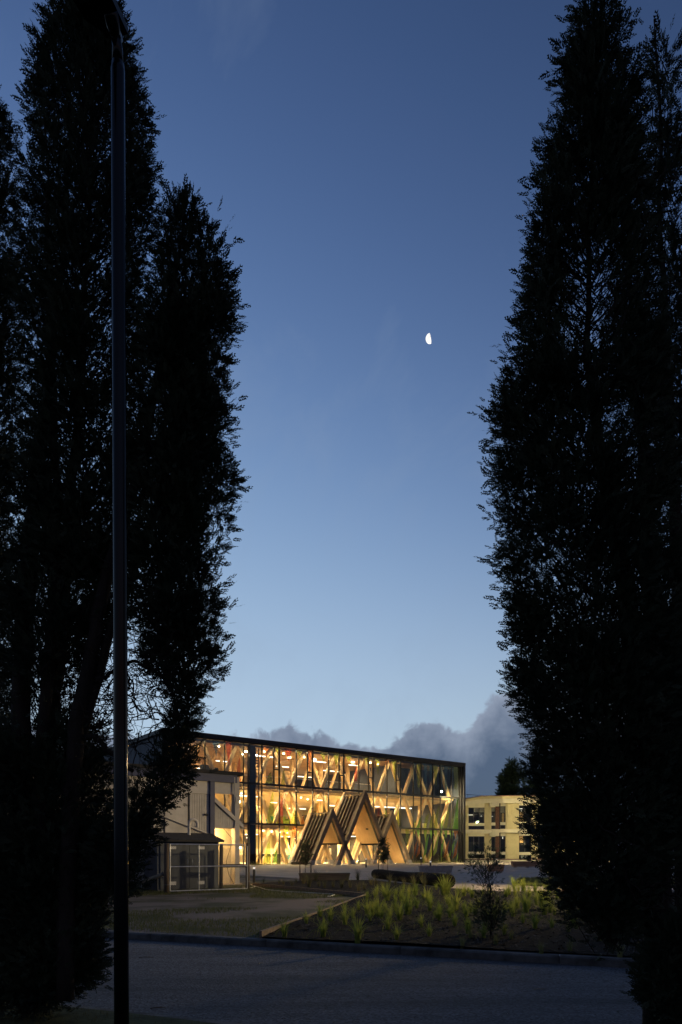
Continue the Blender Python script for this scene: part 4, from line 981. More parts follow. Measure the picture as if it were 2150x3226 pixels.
def conifer(label, base_px, Yd, spires, stems, seed, group, name='conifer_tree', size=.092, dens=27.0, per=44, lump=.10, hole=-.42, twigs=(), cat='tree', depth_f=.6, mat_='foliage_conifer', leaf_spread=.06, rise=.8, hs_=1.0):
    gen = np.random.default_rng(seed); lp = Lump(gen, 1.8 * .17 / max(size, .17)); lh = Lump(gen, spires[0].get('hf', 2.2) * .17 / max(size, .17))
    bp = px_at(base_px, 0, Yd); base = np.array([bp.x, Yd, gz(bp.x, Yd) - .02]); root = empty(name, tuple(base)); tag(root, label, cat, group)
    SP, SD, SS = [], [], []; paths, rads = [], []
    for spi in spires:
        prof = np.array(spi['prof'], float); prof[:, 0] = np.where(prof[:, 0] < HY, HY - (HY - prof[:, 0]) * hs_, HY + (prof[:, 0] - HY) * (.95 if hs_ < 1 else 1)); yo = spi.get('dy', 0.0); Y = Yd + yo
        zs = HC - (prof[:, 0] - HY) / F * Y; xl = (prof[:, 1] - CX) / F * Y; xr = (prof[:, 2] - CX) / F * Y
        o = np.argsort(zs); zs, xl, xr = zs[o], xl[o], xr[o]
        zz = np.linspace(zs[0], zs[-1], 80); L_ = np.interp(zz, zs, xl); R_ = np.interp(zz, zs, xr)
        c0 = (L_ + R_) / 2; k = 15; cpad = np.pad(c0, k, mode='edge'); cc = np.convolve(cpad, np.ones(2 * k + 1) / (2 * k + 1), 'valid')
        rl = np.maximum(cc - L_, .03); rr = np.maximum(R_ - cc, .03); dep = np.minimum((rl + rr) / 2 * depth_f, spi.get('dmax', 9))
        areaw = (rl + rr); nb = int(spi.get('f', 1.0) * dens * getattr(np, "trapezoid", getattr(np, "trapz", None))(areaw, zz) * math.pi)
        cdf = np.cumsum(areaw); cdf /= cdf[-1]
        h = np.interp(gen.uniform(0, 1, nb), cdf, zz); az = gen.uniform(0, 2 * math.pi, nb)
        h = np.minimum(h, zz[-1] - size * 1.0 * gen.uniform(.9, 1.5, nb))
        cx_ = np.interp(h, zz, cc); a_l = np.interp(h, zz, rl); a_r = np.interp(h, zz, rr); dp = np.interp(h, zz, dep)
        ca, sa = np.cos(az), np.sin(az); rx = np.where(ca < 0, a_l, a_r)
        shell = np.where(gen.uniform(0, 1, nb) < .72, gen.uniform(.86, 1.0, nb), gen.uniform(.12, 1.0, nb) ** .6); rx = np.maximum(rx - size * .5, .02); dp = np.maximum(dp - size * .4, .02)
        p0 = np.stack([cx_ + rx * ca, Y + dp * sa, h], 1)
        lum = 1 + lump * lp(p0)
        end = np.stack([cx_ + rx * ca * shell * np.clip(lum, .93, 1.03), Y + dp * sa * shell * lum, h], 1)
        keep = (lh(end) > spi.get('hole', hole) - np.where(shell > .84, .45 * np.abs(ca), 0)) | (gen.uniform(0, 1, nb) < .15)
        end, h, shell, cx_, rxx = end[keep], h[keep], shell[keep], cx_[keep], rx[keep]
        rs = rise * (.25 + .9 * rxx * shell) * gen.uniform(.6, 1.2, len(h)); hs = np.maximum(h - rs, zz[0] - .1)
        st = np.stack([np.interp(hs, zz, cc), np.full(len(h), Y), hs], 1) + gen.normal(size=(len(h), 3)) * .04
        for i in range(len(h)):
            mid = st[i] * .45 + end[i] * .55 + np.array([0, 0, -.10 * rs[i]]) + gen.normal(size=3) * .03
            t = np.linspace(0, 1, 6)[:, None]; path = st[i] * (1 - t) ** 2 + 2 * mid * t * (1 - t) + end[i] * t ** 2
            paths.append(path); rads.append(np.linspace(.011 + .006 * rxx[i], .0042, 6) * size / .17)
            m = int(per * gen.uniform(.6, 1.3)); mc = int(m * .6)
            tt = np.clip(1.0 - np.abs(gen.normal(size=m)) * .30, .2, 1.0); tt[:mc] = gen.uniform(.86, 1.0, mc); tt = tt[:, None]
            q = st[i] * (1 - tt) ** 2 + 2 * mid * tt * (1 - tt) + end[i] * tt ** 2
            jit = gen.normal(size=(m, 3)) * leaf_spread * np.array([1.05, 1.05, 1.15]); q = q + jit
            bd = unit(end[i] - mid); rad_ = unit(np.array([end[i][0] - cx_[i], end[i][1] - Y, 0]))
            d = unit(jit) * .7 + bd * .25 + np.array([0, 0, .30]) + rad_ * .30 + gen.normal(size=(m, 3)) * .30
            SP.append(q); SD.append(d); SS.append(size * gen.uniform(.6, 1.25, m))
    SP, SD, SS = np.concatenate(SP), np.concatenate(SD), np.concatenate(SS)
    v, t = sprays(SP - base, SD, SS, gen)
    crown = np_mesh('crown', v, t, mat_, root)
    # stems
    mb = MB()
    for st_ in stems:
        pts = [px_at(x, y, Yd + dy) for x, y, dy, r in st_]; n = 14; P_ = []; Rr = []
        arr = np.array([tuple(p) for p in pts]); tt = np.linspace(0, len(arr) - 1, n * 2); rr_ = [q[3] for q in st_]
        for a in tt:
            P_.append(Vector([np.interp(a, range(len(arr)), arr[:, c]) for c in range(3)]) - Vector(base) + Vector((random.uniform(-.02, .02), 0, 0))); Rr.append(float(np.interp(a, range(len(arr)), rr_)) * (.62 if size < .5 else 1))
        mb.tube(P_, Rr, 10)
    mb.build('trunk', 'bark', root, smooth=True)
    # bare crooked twigs
    for (x0, x1, y0, y1, n) in twigs:
        for i in range(n):
            p = np.array(px_at(gen.uniform(x0, x1), gen.uniform(y0, y1), Yd + gen.uniform(-.25, .25))); d = unit(np.array([gen.normal() * .9, gen.normal() * .4, gen.normal() * .5])); path = [p]; step = gen.uniform(.03, .06)
            for q in range(9): d = unit(d + gen.normal(size=3) * .38); p = p + d * step; path.append(p)
            paths.append(np.array(path)); rads.append(np.linspace(gen.uniform(.003, .009), .0015, 10))
    v, t = tubes3(paths, rads); np_mesh('branches', v - base, t, 'bark', root, kind='stuff')
    return root
G_T = 'tall conifers framing the view'
conifer('tall slim conifer cut by the frame edge, farther from the lamp pole', -60, 7.4, [dict(prof=[(205, -150, -25), (290, -150, 32), (370, -150, 48), (440, -150, 48), (510, -150, 56), (560, -150, 34), (640, -150, 50), (800, -150, 60), (1200, -160, 66), (1800, -160, 66), (2300, -160, 60), (2850, -160, 60)])],
        [[(-60, 3200, 0, .16), (-50, 2300, 0, .13), (-40, 1200, 0, .08), (-60, 300, 0, .02)]], 11, G_T, hs_=.965)
conifer('tallest conifer with several stems directly behind the lamp pole', 110, 6.55,
        [dict(prof=[(-130, 235, 310), (-60, 185, 365), (0, 158, 388), (60, 132, 412), (150, 102, 440), (200, 108, 447), (235, 118, 456), (262, 82, 458), (330, 84, 462), (430, 74, 482), (480, 78, 474), (560, 66, 467), (620, 80, 468), (700, 68, 462), (900, 68, 455), (1200, 70, 470), (1500, 66, 470), (1750, 50, 440)], f=1.15),
         dict(prof=[(1650, 20, 430), (1900, -20, 390), (2100, -20, 330), (2250, -40, 300)], f=.8),
         dict(prof=[(2250, -60, 300), (2350, -60, 338), (2600, -60, 348), (2760, -60, 354), (2825, -60, 350)], f=1.5, dmax=.5, hole=-9),
         dict(prof=[(2740, -60, 312), (2800, -60, 325), (2890, -60, 338), (2970, -60, 331), (3040, -60, 325), (3085, -50, 300), (3130, -40, 255), (3180, -30, 180)], f=2.0, dmax=.5, hole=-9)],
        [[(60, 3150, 0, .15), (70, 2300, 0, .145), (80, 1900, 0, .13), (115, 1500, 0, .11), (190, 900, 0, .045), (235, 100, 0, .008)],
         [(140, 3150, .1, .15), (150, 2350, .1, .13), (190, 2000, .1, .11), (215, 1750, .1, .09), (250, 1200, .1, .05), (310, 300, .1, .008)],
         [(120, 3100, -.1, .12), (130, 2400, -.1, .10), (180, 1700, -.1, .07), (160, 900, -.1, .04), (140, 300, -.1, .012)]], 12, G_T, hs_=.97,
        twigs=((40, 330, 1500, 2150, 130), (200, 420, 2050, 2330, 90)))
conifer('shorter twin-topped conifer leaning over the grey workshop', 215, 6.3,
        [dict(prof=[(560, 560, 604), (590, 535, 616), (630, 505, 632), (660, 492, 638), (720, 484, 640), (900, 466, 640), (1200, 440, 640), (1500, 430, 640), (1800, 420, 620), (2000, 430, 590), (2090, 470, 570)], f=1.15, hole=-.8),
         dict(prof=[(600, 634, 666), (640, 612, 688), (710, 596, 709), (760, 580, 712), (830, 560, 724), (930, 545, 722), (1020, 525, 727), (1070, 520, 720), (1130, 515, 704), (1200, 510, 704), (1290, 505, 724), (1335, 505, 676), (1360, 505, 686), (1410, 505, 704), (1440, 505, 732), (1500, 505, 746), (1570, 505, 734), (1600, 505, 704), (1660, 505, 712), (1690, 505, 701), (1750, 505, 686), (1830, 505, 694), (1980, 500, 696), (2050, 500, 693), (2110, 510, 682), (2150, 545, 618)], f=1.1, dy=.1),
         dict(prof=[(2120, 555, 650), (2160, 560, 614), (2200, 555, 610), (2280, 545, 620), (2340, 530, 621), (2390, 505, 602), (2440, 450, 577), (2485, 395, 556), (2520, 360, 533), (2555, 340, 515), (2590, 330, 502), (2625, 315, 470), (2650, 300, 466), (2680, 295, 438), (2750, 290, 433), (2790, 295, 405)], f=1.5, dmax=.35, dy=.05, hole=-9)],
        [[(200, 3150, 0, .13), (225, 2400, 0, .125), (285, 2050, 0, .11), (345, 1800, 0, .09), (440, 1450, 0, .07), (530, 1050, 0, .045), (585, 650, 0, .012)],
         [(230, 2450, .05, .08), (330, 2050, .05, .07), (440, 1750, .05, .06), (560, 1400, .08, .045), (630, 1000, .1, .03), (655, 680, .1, .010)],
         [(225, 2330, 0, .05), (300, 2320, 0, .045), (345, 2370, 0, .04), (420, 2430, 0, .03)], [(300, 2150, 0, .035), (420, 2080, 0, .025), (540, 2150, 0, .014)]], 13, G_T, hs_=.968,
        twigs=((290, 560, 2060, 2340, 190), (330, 560, 1700, 2100, 90)))
conifer('broad tall conifer with leaning stem on the moon side', 2060, 4.75,
        [dict(prof=[(-110, 1860, 1900), (-50, 1815, 1950), (0, 1786, 1976), (50, 1783, 1998), (85, 1778, 2003), (120, 1758, 2000), (170, 1750, 1997), (238, 1764, 2005), (255, 1792, 2008), (283, 1763, 2012), (369, 1720, 2018), (411, 1701, 2024), (519, 1687, 2030), (613, 1666, 2040), (655, 1679, 2045), (720, 1681, 2050), (772, 1657, 2060), (842, 1674, 2060), (879, 1629, 2070), (912, 1608, 2080), (1001, 1614, 2090), (1099, 1603, 2100), (1193, 1552, 2105)], f=1.65, hole=-.75),
         dict(prof=[(1100, 1605, 2100), (1193, 1553, 2105), (1264, 1518, 2120), (1343, 1522, 2130), (1380, 1556, 2130), (1423, 1525, 2135), (1455, 1520, 2140), (1521, 1529, 2150), (1582, 1534, 2150), (1628, 1522, 2160), (1675, 1542, 2160), (1722, 1520, 2160), (1792, 1534, 2170), (1848, 1564, 2170), (1895, 1608, 2170), (1932, 1586, 2170), (1965, 1604, 2170), (2016, 1586, 2170), (2049, 1622, 2170), (2120, 1592, 2170)], f=1.35, hole=-.6),
         dict(prof=[(2049, 1622, 2170), (2161, 1568, 2170), (2184, 1645, 2170), (2248, 1633, 2170), (2310, 1662, 2170), (2330, 1700, 2170), (2397, 1667, 2170), (2521, 1657, 2170), (2578, 1667, 2160), (2665, 1691, 2140), (2693, 1728, 2120), (2741, 1734, 2100), (2804, 1748, 2060), (2866, 1782, 2015), (2904, 1830, 2010), (2940, 1890, 1990)], f=1.9, hole=-.9)],
        [[(2070, 3250, 0, .14), (2055, 2400, 0, .13), (1990, 1950, 0, .11), (1935, 1650, 0, .09), (1880, 1350, 0, .058), (1852, 1100, 0, .036), (1862, 500, 0, .018), (1880, -50, 0, .006)],
         [(2090, 3250, .1, .14), (2080, 2400, .1, .125), (2055, 1900, .1, .10), (2030, 1500, .1, .08), (2000, 1200, .1, .032), (1960, 600, .1, .010)],
         [(2060, 2500, -.05, .06), (1900, 2350, -.05, .04), (1760, 2330, -.05, .02)], [(2060, 2750, 0, .04), (2110, 2800, 0, .035), (2000, 2840, 0, .02)]], 14, G_T, hs_=.97, depth_f=.42, dens=40, size=.070, per=40, leaf_spread=.046,
        twigs=((1820, 2060, 900, 1750, 130), (2000, 2160, 2740, 2920, 90), (1750, 2100, 1900, 2700, 120)))
conifer('narrow conifer cut by the frame edge beside the broad one', 2170, 5.25,
        [dict(prof=[(14, 2058, 2084), (60, 2030, 2109), (108, 2010, 2127), (206, 2014, 2130), (250, 2040, 2122), (330, 2058, 2150), (420, 2056, 2185), (600, 2040, 2230), (900, 2040, 2260), (1500, 2040, 2260), (2200, 2050, 2260), (2720, 2080, 2260)], f=.9)],
        [[(2170, 3300, 0, .13), (2150, 2000, 0, .09), (2090, 900, 0, .035), (2070, 60, 0, .008)]], 15, G_T, hs_=.96, dens=30, size=.078, per=36, leaf_spread=.05, twigs=((2050, 2150, 400, 1600, 80),))
conifer('low dark conifer bush at the road edge under the broad conifer', 2200, 4.55,
        [dict(prof=[(2880, 2085, 2230), (2909, 2076, 2230), (2985, 2060, 2230), (3052, 2016, 2230), (3095, 2011, 2230), (3143, 2060, 2230), (3215, 2103, 2230), (3290, 2130, 2230)], f=4.5, dmax=.4, hole=-9)],
        [[(2180, 3420, 0, .04), (2170, 3000, 0, .02)]], 16, G_T, name='conifer_bush', cat='bush', dens=34, size=.075, per=36, leaf_spread=.045)
# far trees
conifer('distant narrow gum tree rising behind the cream building', 1616, 112,
        [dict(prof=[(2392, 1606, 1620), (2410, 1600, 1630), (2440, 1598, 1634), (2460, 1592, 1630), (2480, 1580, 1640), (2505, 1572, 1645), (2530, 1566, 1650), (2700, 1575, 1645)]), dict(prof=[(2419, 1640, 1647), (2432, 1632, 1650), (2450, 1632, 1646), (2462, 1636, 1644)]), dict(prof=[(2428, 1584, 1600), (2460, 1579, 1600), (2500, 1575, 1600)])],
        [[(1616, 2720, 0, .3), (1616, 2500, 0, .2), (1612, 2400, 0, .05)], [(1616, 2560, 0, .15), (1640, 2440, 0, .04)]], 21, 'trees beyond the cream building', name='gum_tree', size=.6, dens=2.2, per=22, leaf_spread=.28, mat_='foliage_far', lump=.2)
conifer('low round tree behind the cream building roof', 1668, 115, [dict(prof=[(2462, 1655, 1680), (2480, 1645, 1700), (2510, 1640, 1720), (2700, 1640, 1720)])], [[(1675, 2720, 0, .25), (1672, 2500, 0, .1)]], 22, 'trees beyond the cream building', name='round_tree', size=1.0, dens=1.0, per=20, leaf_spread=.45, mat_='foliage_far', lump=.25)

# saplings
def sapling(label, x, ybase, tp, prof, seed, staked=True, size=.09, dens=30, f=1.0, stake_px=None, stems=None):
    g = px_ground(x, ybase)
    r = conifer(label, x, g.y, [dict(prof=prof, f=f)], stems or [[(x, ybase + 3, 0, .018), (x, (ybase + tp) / 2, 0, .014), (x, tp, 0, .005)]], seed, 'young staked trees', name='sapling', size=size * 1.25, dens=dens, per=14, leaf_spread=.07, mat_='foliage_sapling', lump=.3, hole=-.35)
    if staked:
        w, hh = stake_px
        for sx in (-1, 1):
            mb = MB(); mb.box(sx * w - .025, sx * w + .025, -.02, .03, -.05, hh); mb.build('stake', 'post_wood', r)
        mb = MB(); mb.bar((-w, 0.005, hh - .06), (w, 0.005, hh - .06), .04, .05); mb.build('stake_tie', 'post_wood', r)
sapling('bare-stemmed young tree with two stakes before the frame nearest the workshop', 963, 2778, 2650, [(2648, 960, 968), (2670, 952, 980), (2695, 950, 982), (2716, 956, 974)], 31, stake_px=(.26, .92), f=1.2)
sapling('young tree with two stakes standing behind the charred log', 1208, 2744, 2640, [(2636, 1204, 1214), (2660, 1194, 1221), (2690, 1193, 1222), (2716, 1200, 1216)], 32, stake_px=(.30, 1.0), size=.14, dens=16, f=1.3)
sapling('near young tree with feathery crown and dark stake in the mulch bed', 1548, 2958, 2672, [(2668, 1520, 1530), (2680, 1490, 1575), (2705, 1468, 1582), (2735, 1475, 1590), (2760, 1480, 1575), (2790, 1490, 1570), (2812, 1520, 1565), (2850, 1500, 1590), (2890, 1505, 1590), (2915, 1530, 1565)], 33, staked=False, size=.045, dens=95, f=1.5,
        stems=[[(1548, 2962, 0, .028), (1546, 2800, 0, .026), (1544, 2790, 0, .012), (1535, 2674, 0, .004)], [(1540, 2800, 0, .008), (1500, 2740, .1, .003)], [(1544, 2800, 0, .008), (1580, 2730, -.1, .003)]])
sapling('thin young tree with pair of stakes at the edge of the broad conifer', 1742, 2800, 2690, [(2690, 1735, 1748), (2720, 1728, 1752), (2760, 1730, 1752)], 34, stake_px=(.12, 1.1), size=.1)

# grass tufts
def tuft_mesh(name, n, h, spread, w, m, seed, droop=.5):
    g = np.random.default_rng(seed); V = []; T = []
    for i in range(n):
        az = g.uniform(0, 6.283); lean = abs(g.normal()) * spread + .05; L_ = h * g.uniform(.55, 1.1); r0 = g.uniform(0, .05)
        d = np.array([math.cos(az), math.sin(az), 0]); sd = np.array([-d[1], d[0], 0]); ww = w * g.uniform(.6, 1.2)
        segs = 4; b = len(V)
        for k in range(segs + 1):
            t = k / segs; a = lean * (t + droop * t * t)
            p = d * (r0 + L_ * t * math.sin(a)) + np.array([0, 0, L_ * t * math.cos(a * .9)]); q = ww * (1 - t) ** .7
            if k < segs: V += [p - sd * q, p + sd * q]
            else: V += [p]
        for k in range(segs - 1): T += [(b + 2 * k, b + 2 * k + 1, b + 2 * k + 3), (b + 2 * k, b + 2 * k + 3, b + 2 * k + 2)]
        T.append((b + 2 * segs - 2, b + 2 * segs - 1, b + 2 * segs))
    me = bpy.data.meshes.new(name); me.from_pydata([tuple(v) for v in V], [], T); me.update(); me.materials.append(M[m]); return me
GREEN = [tuft_mesh('leaf_blades', 70, .5, .62, .0085, 'blade_green', 50 + i) for i in range(6)]
DULL = [tuft_mesh('leaf_blades', 60, .30, .55, .004, 'blade_olive', 60 + i) for i in range(4)]
WISP = [tuft_mesh('leaf_blades', 70, .6, .38, .006, 'blade_wispy', 70 + i) for i in range(4)]
FLAX = [tuft_mesh('leaf_blades', 16, .8, .55, .022, 'blade_green', 80 + i, droop=.9) for i in range(2)]
CROWNB = {}
def core_mesh(m):
    if m not in CROWNB:
        mb = MB(); mb.tube([(0, 0, -.05), (0, 0, .03), (0, 0, .06)], [.05, .045, .015], 7); me = mb.mesh('root_crown'); me.materials.append(M[m]); CROWNB[m] = me
    return CROWNB[m]
A6 = lambda L: [(800 + x * .4464, 2650 + y * .4464, h * .4464) for x, y, h in L]
A7 = lambda L: [(1400 + x * .4783, 2650 + y * .4783, h * .4783) for x, y, h in L]
green = A6([(215, 690, 110), (490, 695, 140), (735, 725, 150), (1010, 715, 95), (1240, 690, 65), (645, 625, 130), (540, 600, 120), (470, 570, 70), (370, 620, 55), (945, 650, 115), (820, 605, 65), (700, 580, 90), (640, 540, 80), (800, 545, 115), (740, 520, 85), (880, 560, 140), (1030, 600, 110), (1090, 550, 170),
            (1000, 530, 80), (1185, 640, 95), (1310, 600, 125), (1245, 525, 140), (1420, 635, 105), (1500, 585, 110), (1430, 520, 120), (940, 450, 120), (1040, 450, 100), (1140, 410, 90), (1225, 450, 90), (1340, 410, 110), (1370, 470, 65), (800, 450, 70), (870, 400, 60), (1290, 370, 60), (920, 420, 70), (1150, 510, 55)]) + \
        A7([(20, 380, 100), (130, 390, 75), (185, 400, 65), (455, 535, 110), (520, 580, 65), (600, 615, 110), (540, 500, 140), (660, 520, 120), (650, 470, 140), (610, 450, 75), (700, 500, 85), (745, 410, 65), (480, 470, 110), (430, 380, 75), (560, 400, 85), (460, 330, 70), (520, 340, 75), (690, 370, 75), (600, 360, 65), (775, 480, 65), (820, 500, 65), (855, 590, 90),
            (1000, 530, 55), (1095, 500, 80), (1400, 440, 100), (280, 560, 45)])
fr2 = random.Random(12)
for _ in range(70):
    x = fr2.uniform(1150, 2010); y = 2812 + fr2.random() * 105 + max(0, x - 1500) * .03
    if min((x - q[0]) ** 2 + ((y - q[1]) * 2) ** 2 for q in green) > 14 ** 2: green.append((x, y, fr2.uniform(16, 36)))
for _ in range(10):
    x = fr2.uniform(950, 1900); y = fr2.uniform(2890, 2950) + max(0, x - 1100) * .06
    if min((x - q[0]) ** 2 + ((y - q[1]) * 2) ** 2 for q in green) > 40 ** 2: green.append((x, y, fr2.uniform(22, 40)))
dull = A7([(340, 700, 65), (175, 660, 65), (120, 710, 45), (820, 640, 75), (870, 620, 65), (1030, 690, 65), (830, 740, 55), (1160, 770, 65), (640, 745, 55), (440, 670, 55), (1280, 580, 75), (1380, 680, 65), (1340, 740, 45)])
def row_label(items):
    """sort by distance beyond the kerb into rows, then along the row from the timber edging"""
    pts = [(px_ground(x, y), h) for x, y, h in items]; rows = {}
    for p, h in pts: rows.setdefault(int((md(p.x, p.y) - KERB) / 1.5), []).append((p, h))
    out = []
    for i, r in enumerate(sorted(rows)):
        for j, (p, h) in enumerate(sorted(rows[r], key=lambda q: q[0].x)): out.append((p, h, i, j))
    return out
for i, (p, h, r, j) in enumerate(row_label(green)):
    hm = max(.26, h / F * p.y); z = p.z + mound(p.x, p.y)
    t = empty('grass_tuft', (p.x, p.y, z), random.uniform(0, 6.28))
    tag(t, f'yellow-green tuft, {ORD[j]} from the timber edging in {ORD[r]} row behind the kerb', 'grass tuft', 'yellow-green tufts in the mulch bed')
    s = hm / .40 * random.uniform(.8, 1.3); link_mesh('leaf_blades', GREEN[i % 6], t, sc=s); link_mesh('root_crown', core_mesh('blade_green'), t, sc=s)
for i, (p, h, r, j) in enumerate(row_label(dull)):
    hm = max(.2, h / F * p.y); z = p.z + mound(p.x, p.y); t = empty('sedge_tuft', (p.x, p.y, z), random.uniform(0, 6.28))
    tag(t, f'dull olive sedge, {ORD[j]} from timber edging in {ORD[r]} sedge row behind the kerb', 'grass tuft', 'dull sedge tufts near the kerb')
    s = hm / .28; link_mesh('leaf_blades', DULL[i % 4], t, sc=s); link_mesh('root_crown', core_mesh('blade_olive'), t, sc=s)
wl = A6([(350, 320, 90), (390, 345, 140), (440, 300, 110), (500, 350, 90), (560, 345, 85), (620, 350, 110), (680, 350, 85), (740, 372, 100), (735, 295, 105), (780, 362, 90), (830, 335, 110), (862, 332, 100), (960, 310, 95), (1000, 332, 75), (1060, 335, 85), (1130, 330, 110), (1200, 338, 120), (270, 335, 65), (210, 325, 65), (70, 305, 45), (180, 315, 45),
         (910, 345, 80), (1100, 360, 70), (660, 300, 70), (460, 340, 70), (300, 310, 50)])
wl.sort(key=lambda q: q[0])
for i, (x, y, h) in enumerate(wl):
    p = px_ground(x, y); hm = max(.3, h / F * p.y); z = p.z + .03; t = empty('wispy_plant', (p.x, p.y, z), random.uniform(0, 6.28))
    lab = f'wispy brown-green plant at the far side of the bed, {ORD[i] if i < 24 else ("twenty-fifth" if i == 24 else "twenty-sixth")} from the wire gate'
    tag(t, lab, 'plant', 'wispy plants along the plaza'); s = hm / .55
    link_mesh('leaf_blades', WISP[i % 4], t, sc=s); link_mesh('root_crown', core_mesh('blade_wispy'), t, sc=s)
for x, y, h, lab in ((1390, 2719, 26, 'arching flax at the foot of the green glass, nearer the frames'), (1434, 2717, 30, 'arching flax at the foot of the glass corner fin'), (1336, 2722, 20, 'low flax beside the bollard at the green glass'), (2072, 2936, 60, 'pale strappy flax beside the dark roadside bush'), (1655, 2812, 26, 'small dark flax at the lawn side of the bed')):
    p = px_ground(x, y); t = empty('flax_plant', (p.x, p.y, p.z + .02), random.uniform(0, 6)); tag(t, lab, 'plant', 'strappy flax plants'); s = h / F * p.y / .6
    link_mesh('leaf_blades', FLAX[0 if h > 25 else 1], t, sc=s); link_mesh('root_crown', core_mesh('blade_green'), t, sc=s)

# scattered ground cover that nobody could count
def blades(name, pts, hmin, hmax, w, m, label, cat, seed):
    g = np.random.default_rng(seed); n = len(pts); az = g.uniform(0, 6.283, n); h = g.uniform(hmin, hmax, n)
    lean = np.stack([np.cos(az), np.sin(az), np.zeros(n)], 1); sd = np.stack([-np.sin(az), np.cos(az), np.zeros(n)], 1)
    a = pts - sd * w; b = pts + sd * w; c = pts + lean * (h * g.uniform(.1, .8, n))[:, None] + np.array([0, 0, 1]) * h[:, None]
    v = np.stack([a, b, c], 1).reshape(-1, 3); o = np_mesh(name, v, np.arange(len(v)).reshape(-1, 3), m); tag(o, label, cat, kind='stuff'); return o
g = np.random.default_rng(99)
lumpg = Lump(g, .9)
def scatter(n, x0, x1, y0, y1, ok):
    out = []
    xs = g.uniform(x0, x1, n); ys = g.uniform(y0, y1, n)
    nz = lumpg(np.stack([xs, ys, np.zeros(n)], 1))
    for x, y, q in zip(xs, ys, nz):
        if ok(x, y, q): out.append((x, y, gz(x, y)))
    return np.array(out)
TRACK_OK = lambda x, y: md(x, y) > KERB + .2 and not in_poly(x, y, BED) and y < 29 and x < .9
pts = scatter(60000, -9, 1, 11.5, 29, lambda x, y, q: TRACK_OK(x, y) and (q > .25 or (md(x, y) > KERB + 8.0 and q > -.35) or (md(x, y) < KERB + .8 and q > -.1)) )
blades('track_grass', pts, .03, .10, .006, 'lawn_blade', 'sparse grass patches on the dirt track', 'grass', 1)
pts = scatter(26000, -6, 2, 3.5, 8.5, lambda x, y, q: md(x, y) < NEAR - .13 + .1 * q); pts[:, 2] += .0
blades('verge_grass', pts, .02, .06, .0025, 'lawn_blade', 'short grass on the near road verge', 'grass', 2)
pts = scatter(30000, 6.5, 17, 25.5, 33.5, lambda x, y, q: in_poly(x, y, LAWN)); pts[:, 2] += .07
blades('lawn_grass', pts, .05, .11, .008, 'blade_olive', 'lawn patch on the plaza beyond the bed', 'grass', 3)
pts = []
for s in list(np.arange(-1.5, 3.2, .02)) + list(np.arange(16.5, 27, .02)):
    x, y = loc2w(*BO, s, -.35 - abs(g.normal()) * .25); pts.append((x, y, gz(x, y) + .02))
blades('facade_grass', np.array(pts), .15, .5, .012, 'blade_olive', 'narrow strip of grasses at the foot of the glass front', 'grass', 4)
# bark chips on the bed
pts = scatter(15000, -2, 9, 9, 24, lambda x, y, q: in_poly(x, y, BED)); n = len(pts)
pts[:, 2] += np.array([mound(x, y) for x, y, z in pts]) + .006
az = g.uniform(0, 6.283, n); L_ = g.uniform(.014, .05, n); W_ = g.uniform(.004, .012, n); tl = g.uniform(-.35, .35, (n, 2))
d = np.stack([np.cos(az), np.sin(az), tl[:, 0]], 1) * L_[:, None]; s_ = np.stack([-np.sin(az), np.cos(az), tl[:, 1]], 1) * W_[:, None]
v = np.stack([pts - d - s_, pts + d - s_, pts + d + s_, pts - d + s_], 1).reshape(-1, 3); i4 = np.arange(n)[:, None] * 4
tr = np.concatenate([i4 + np.array([0, 1, 2]), i4 + np.array([0, 2, 3])], 0)
tag(np_mesh('bark_chips', v, tr, 'bark_chip'), 'loose bark chips covering the planting bed', 'mulch', kind='stuff')
# gravel litter on the road
pts = np.stack([g.uniform(-5, 5, 2600), g.uniform(5, 14, 2600), np.zeros(2600)], 1); pts = pts[[NEAR + .02 < md(x, y) < KERB - .01 and (g.uniform() < .25 or md(x, y) > KERB - .5 or md(x, y) < NEAR + .4) for x, y, z in pts]]
n = len(pts); r = g.uniform(.003, .010, n); v = np.stack([pts + np.stack([-r, -r * .6, r * .1], 1), pts + np.stack([r, -r * .5, r * .1], 1), pts + np.stack([r * .1, r, r * .1], 1), pts + np.stack([r * 0, r * 0, r * 1.1], 1)], 1).reshape(-1, 3); i4 = np.arange(n)[:, None] * 4
tag(np_mesh('loose_gravel', v, np.concatenate([i4 + np.array(q) for q in ((0, 1, 3), (1, 2, 3), (2, 0, 3))], 0), 'kerb_concrete'), 'loose grit lying on the asphalt road', 'gravel', kind='stuff')

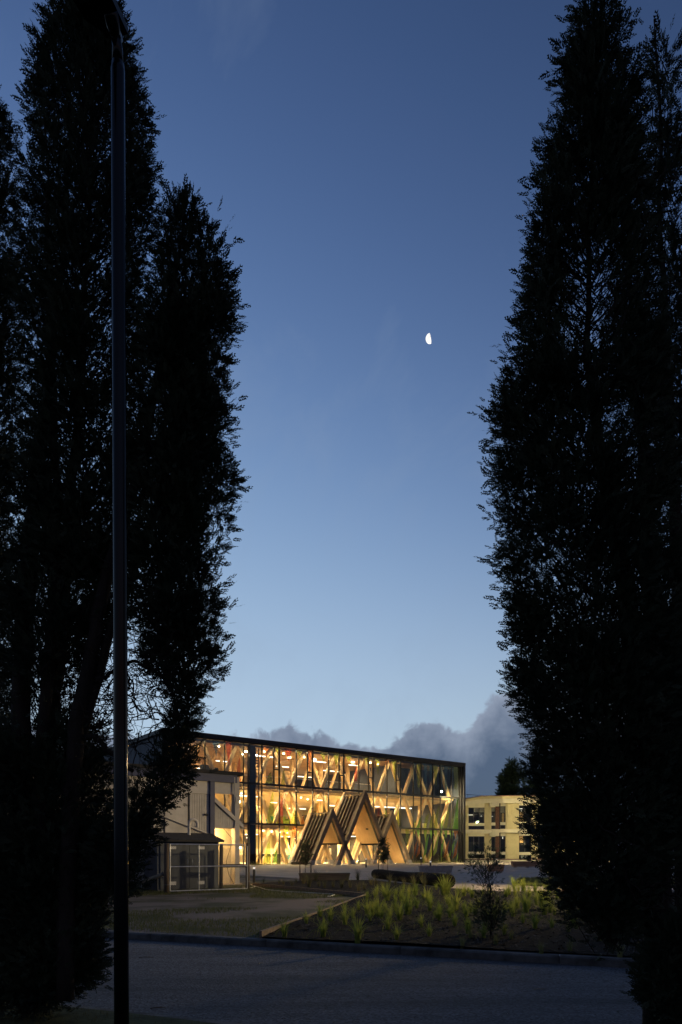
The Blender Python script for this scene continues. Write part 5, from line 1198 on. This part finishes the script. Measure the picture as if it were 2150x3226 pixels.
for i, (x, y, ln, rz, lab) in enumerate(((461, 3019, .22, .05, 'dark twig lying on the road beside the lamp pole'), (498, 3180, .16, .1, 'short dark twig on the road near the verge'), (1424, 2985, .18, .8, 'thin pale twig on the kerb edge of the road'), (822, 3038, .10, 1.1, 'tiny pale twig in the middle of the road'), (1700, 3120, .15, .4, 'thin twig on the road towards the dark bush'))):
    p = px_ground(x, y); t = empty('twig', (p.x, p.y, .006), rz); tag(t, lab, 'twig', 'twigs on the road')
    MB().tube([(-ln / 2, 0, .004), (-ln * .1, .01, .010), (ln / 2, 0, .005)], [.006, .005, .003], 6).build('stem', 'post_wood' if i < 2 else 'log_pale', t)
    MB().tube([(ln * .05, .008, .009), (ln * .2, .035, .012)], [.003, .002], 5).build('side_shoot', 'post_wood' if i < 2 else 'log_pale', t)
pts = np.stack([g.uniform(-5, 5, 900), g.uniform(5, 14, 900), np.zeros(900)], 1); pts = pts[[NEAR + .05 < md(x, y) < KERB - .02 for x, y, z in pts]]; pts[:, 2] = .006
n = len(pts); az = g.uniform(0, 6.283, n); L_ = g.uniform(.008, .03, n); W_ = L_ * g.uniform(.25, .5, n)
d = np.stack([np.cos(az), np.sin(az), g.uniform(-.1, .25, n)], 1) * L_[:, None]; s_ = np.stack([-np.sin(az), np.cos(az), g.uniform(-.1, .2, n)], 1) * W_[:, None]
v = np.stack([pts - d, pts + s_, pts + d, pts - s_], 1).reshape(-1, 3); v[:, 2] = np.maximum(v[:, 2], .003); i4 = np.arange(n)[:, None] * 4
tag(np_mesh('leaf_litter', v, np.concatenate([i4 + np.array([0, 1, 2]), i4 + np.array([0, 2, 3])], 0), 'bark_chip'), 'dry leaf litter scattered over the road', 'leaves', kind='stuff')

# ------------------------------------------------------------------ moon
MD = 3000.0
mp = px_at(1356, 1066, MD); mr_ = 24.0 / 3000 * MD * .82
mo = empty('moon', mp); tag(mo, 'bright half moon in the clear evening sky', 'moon')
vw = (mp - Vector((0, 0, HC))).normalized(); rt = vw.cross(Vector((0, 0, 1))).normalized(); up_ = rt.cross(vw); ax = (rt * -.95 - up_ * .17 - vw * .18).normalized(); e1 = ax.cross(Vector((0, 0, 1))).normalized(); e2 = ax.cross(e1)
vs = []; fs = []; nr, na = 20, 96
for i in range(nr + 1):
    th = (math.pi / 2) * i / nr
    for k in range(na):
        ph = 2 * math.pi * k / na; vs.append((ax * math.cos(th) + (e1 * math.cos(ph) + e2 * math.sin(ph)) * math.sin(th)) * mr_)
for i in range(nr):
    for k in range(na): fs.append((i * na + k, i * na + (k + 1) % na, (i + 1) * na + (k + 1) % na, (i + 1) * na + k))
mb = MB(); mb.add(vs, fs); mb.build('lit_face', 'moon_light', mo)
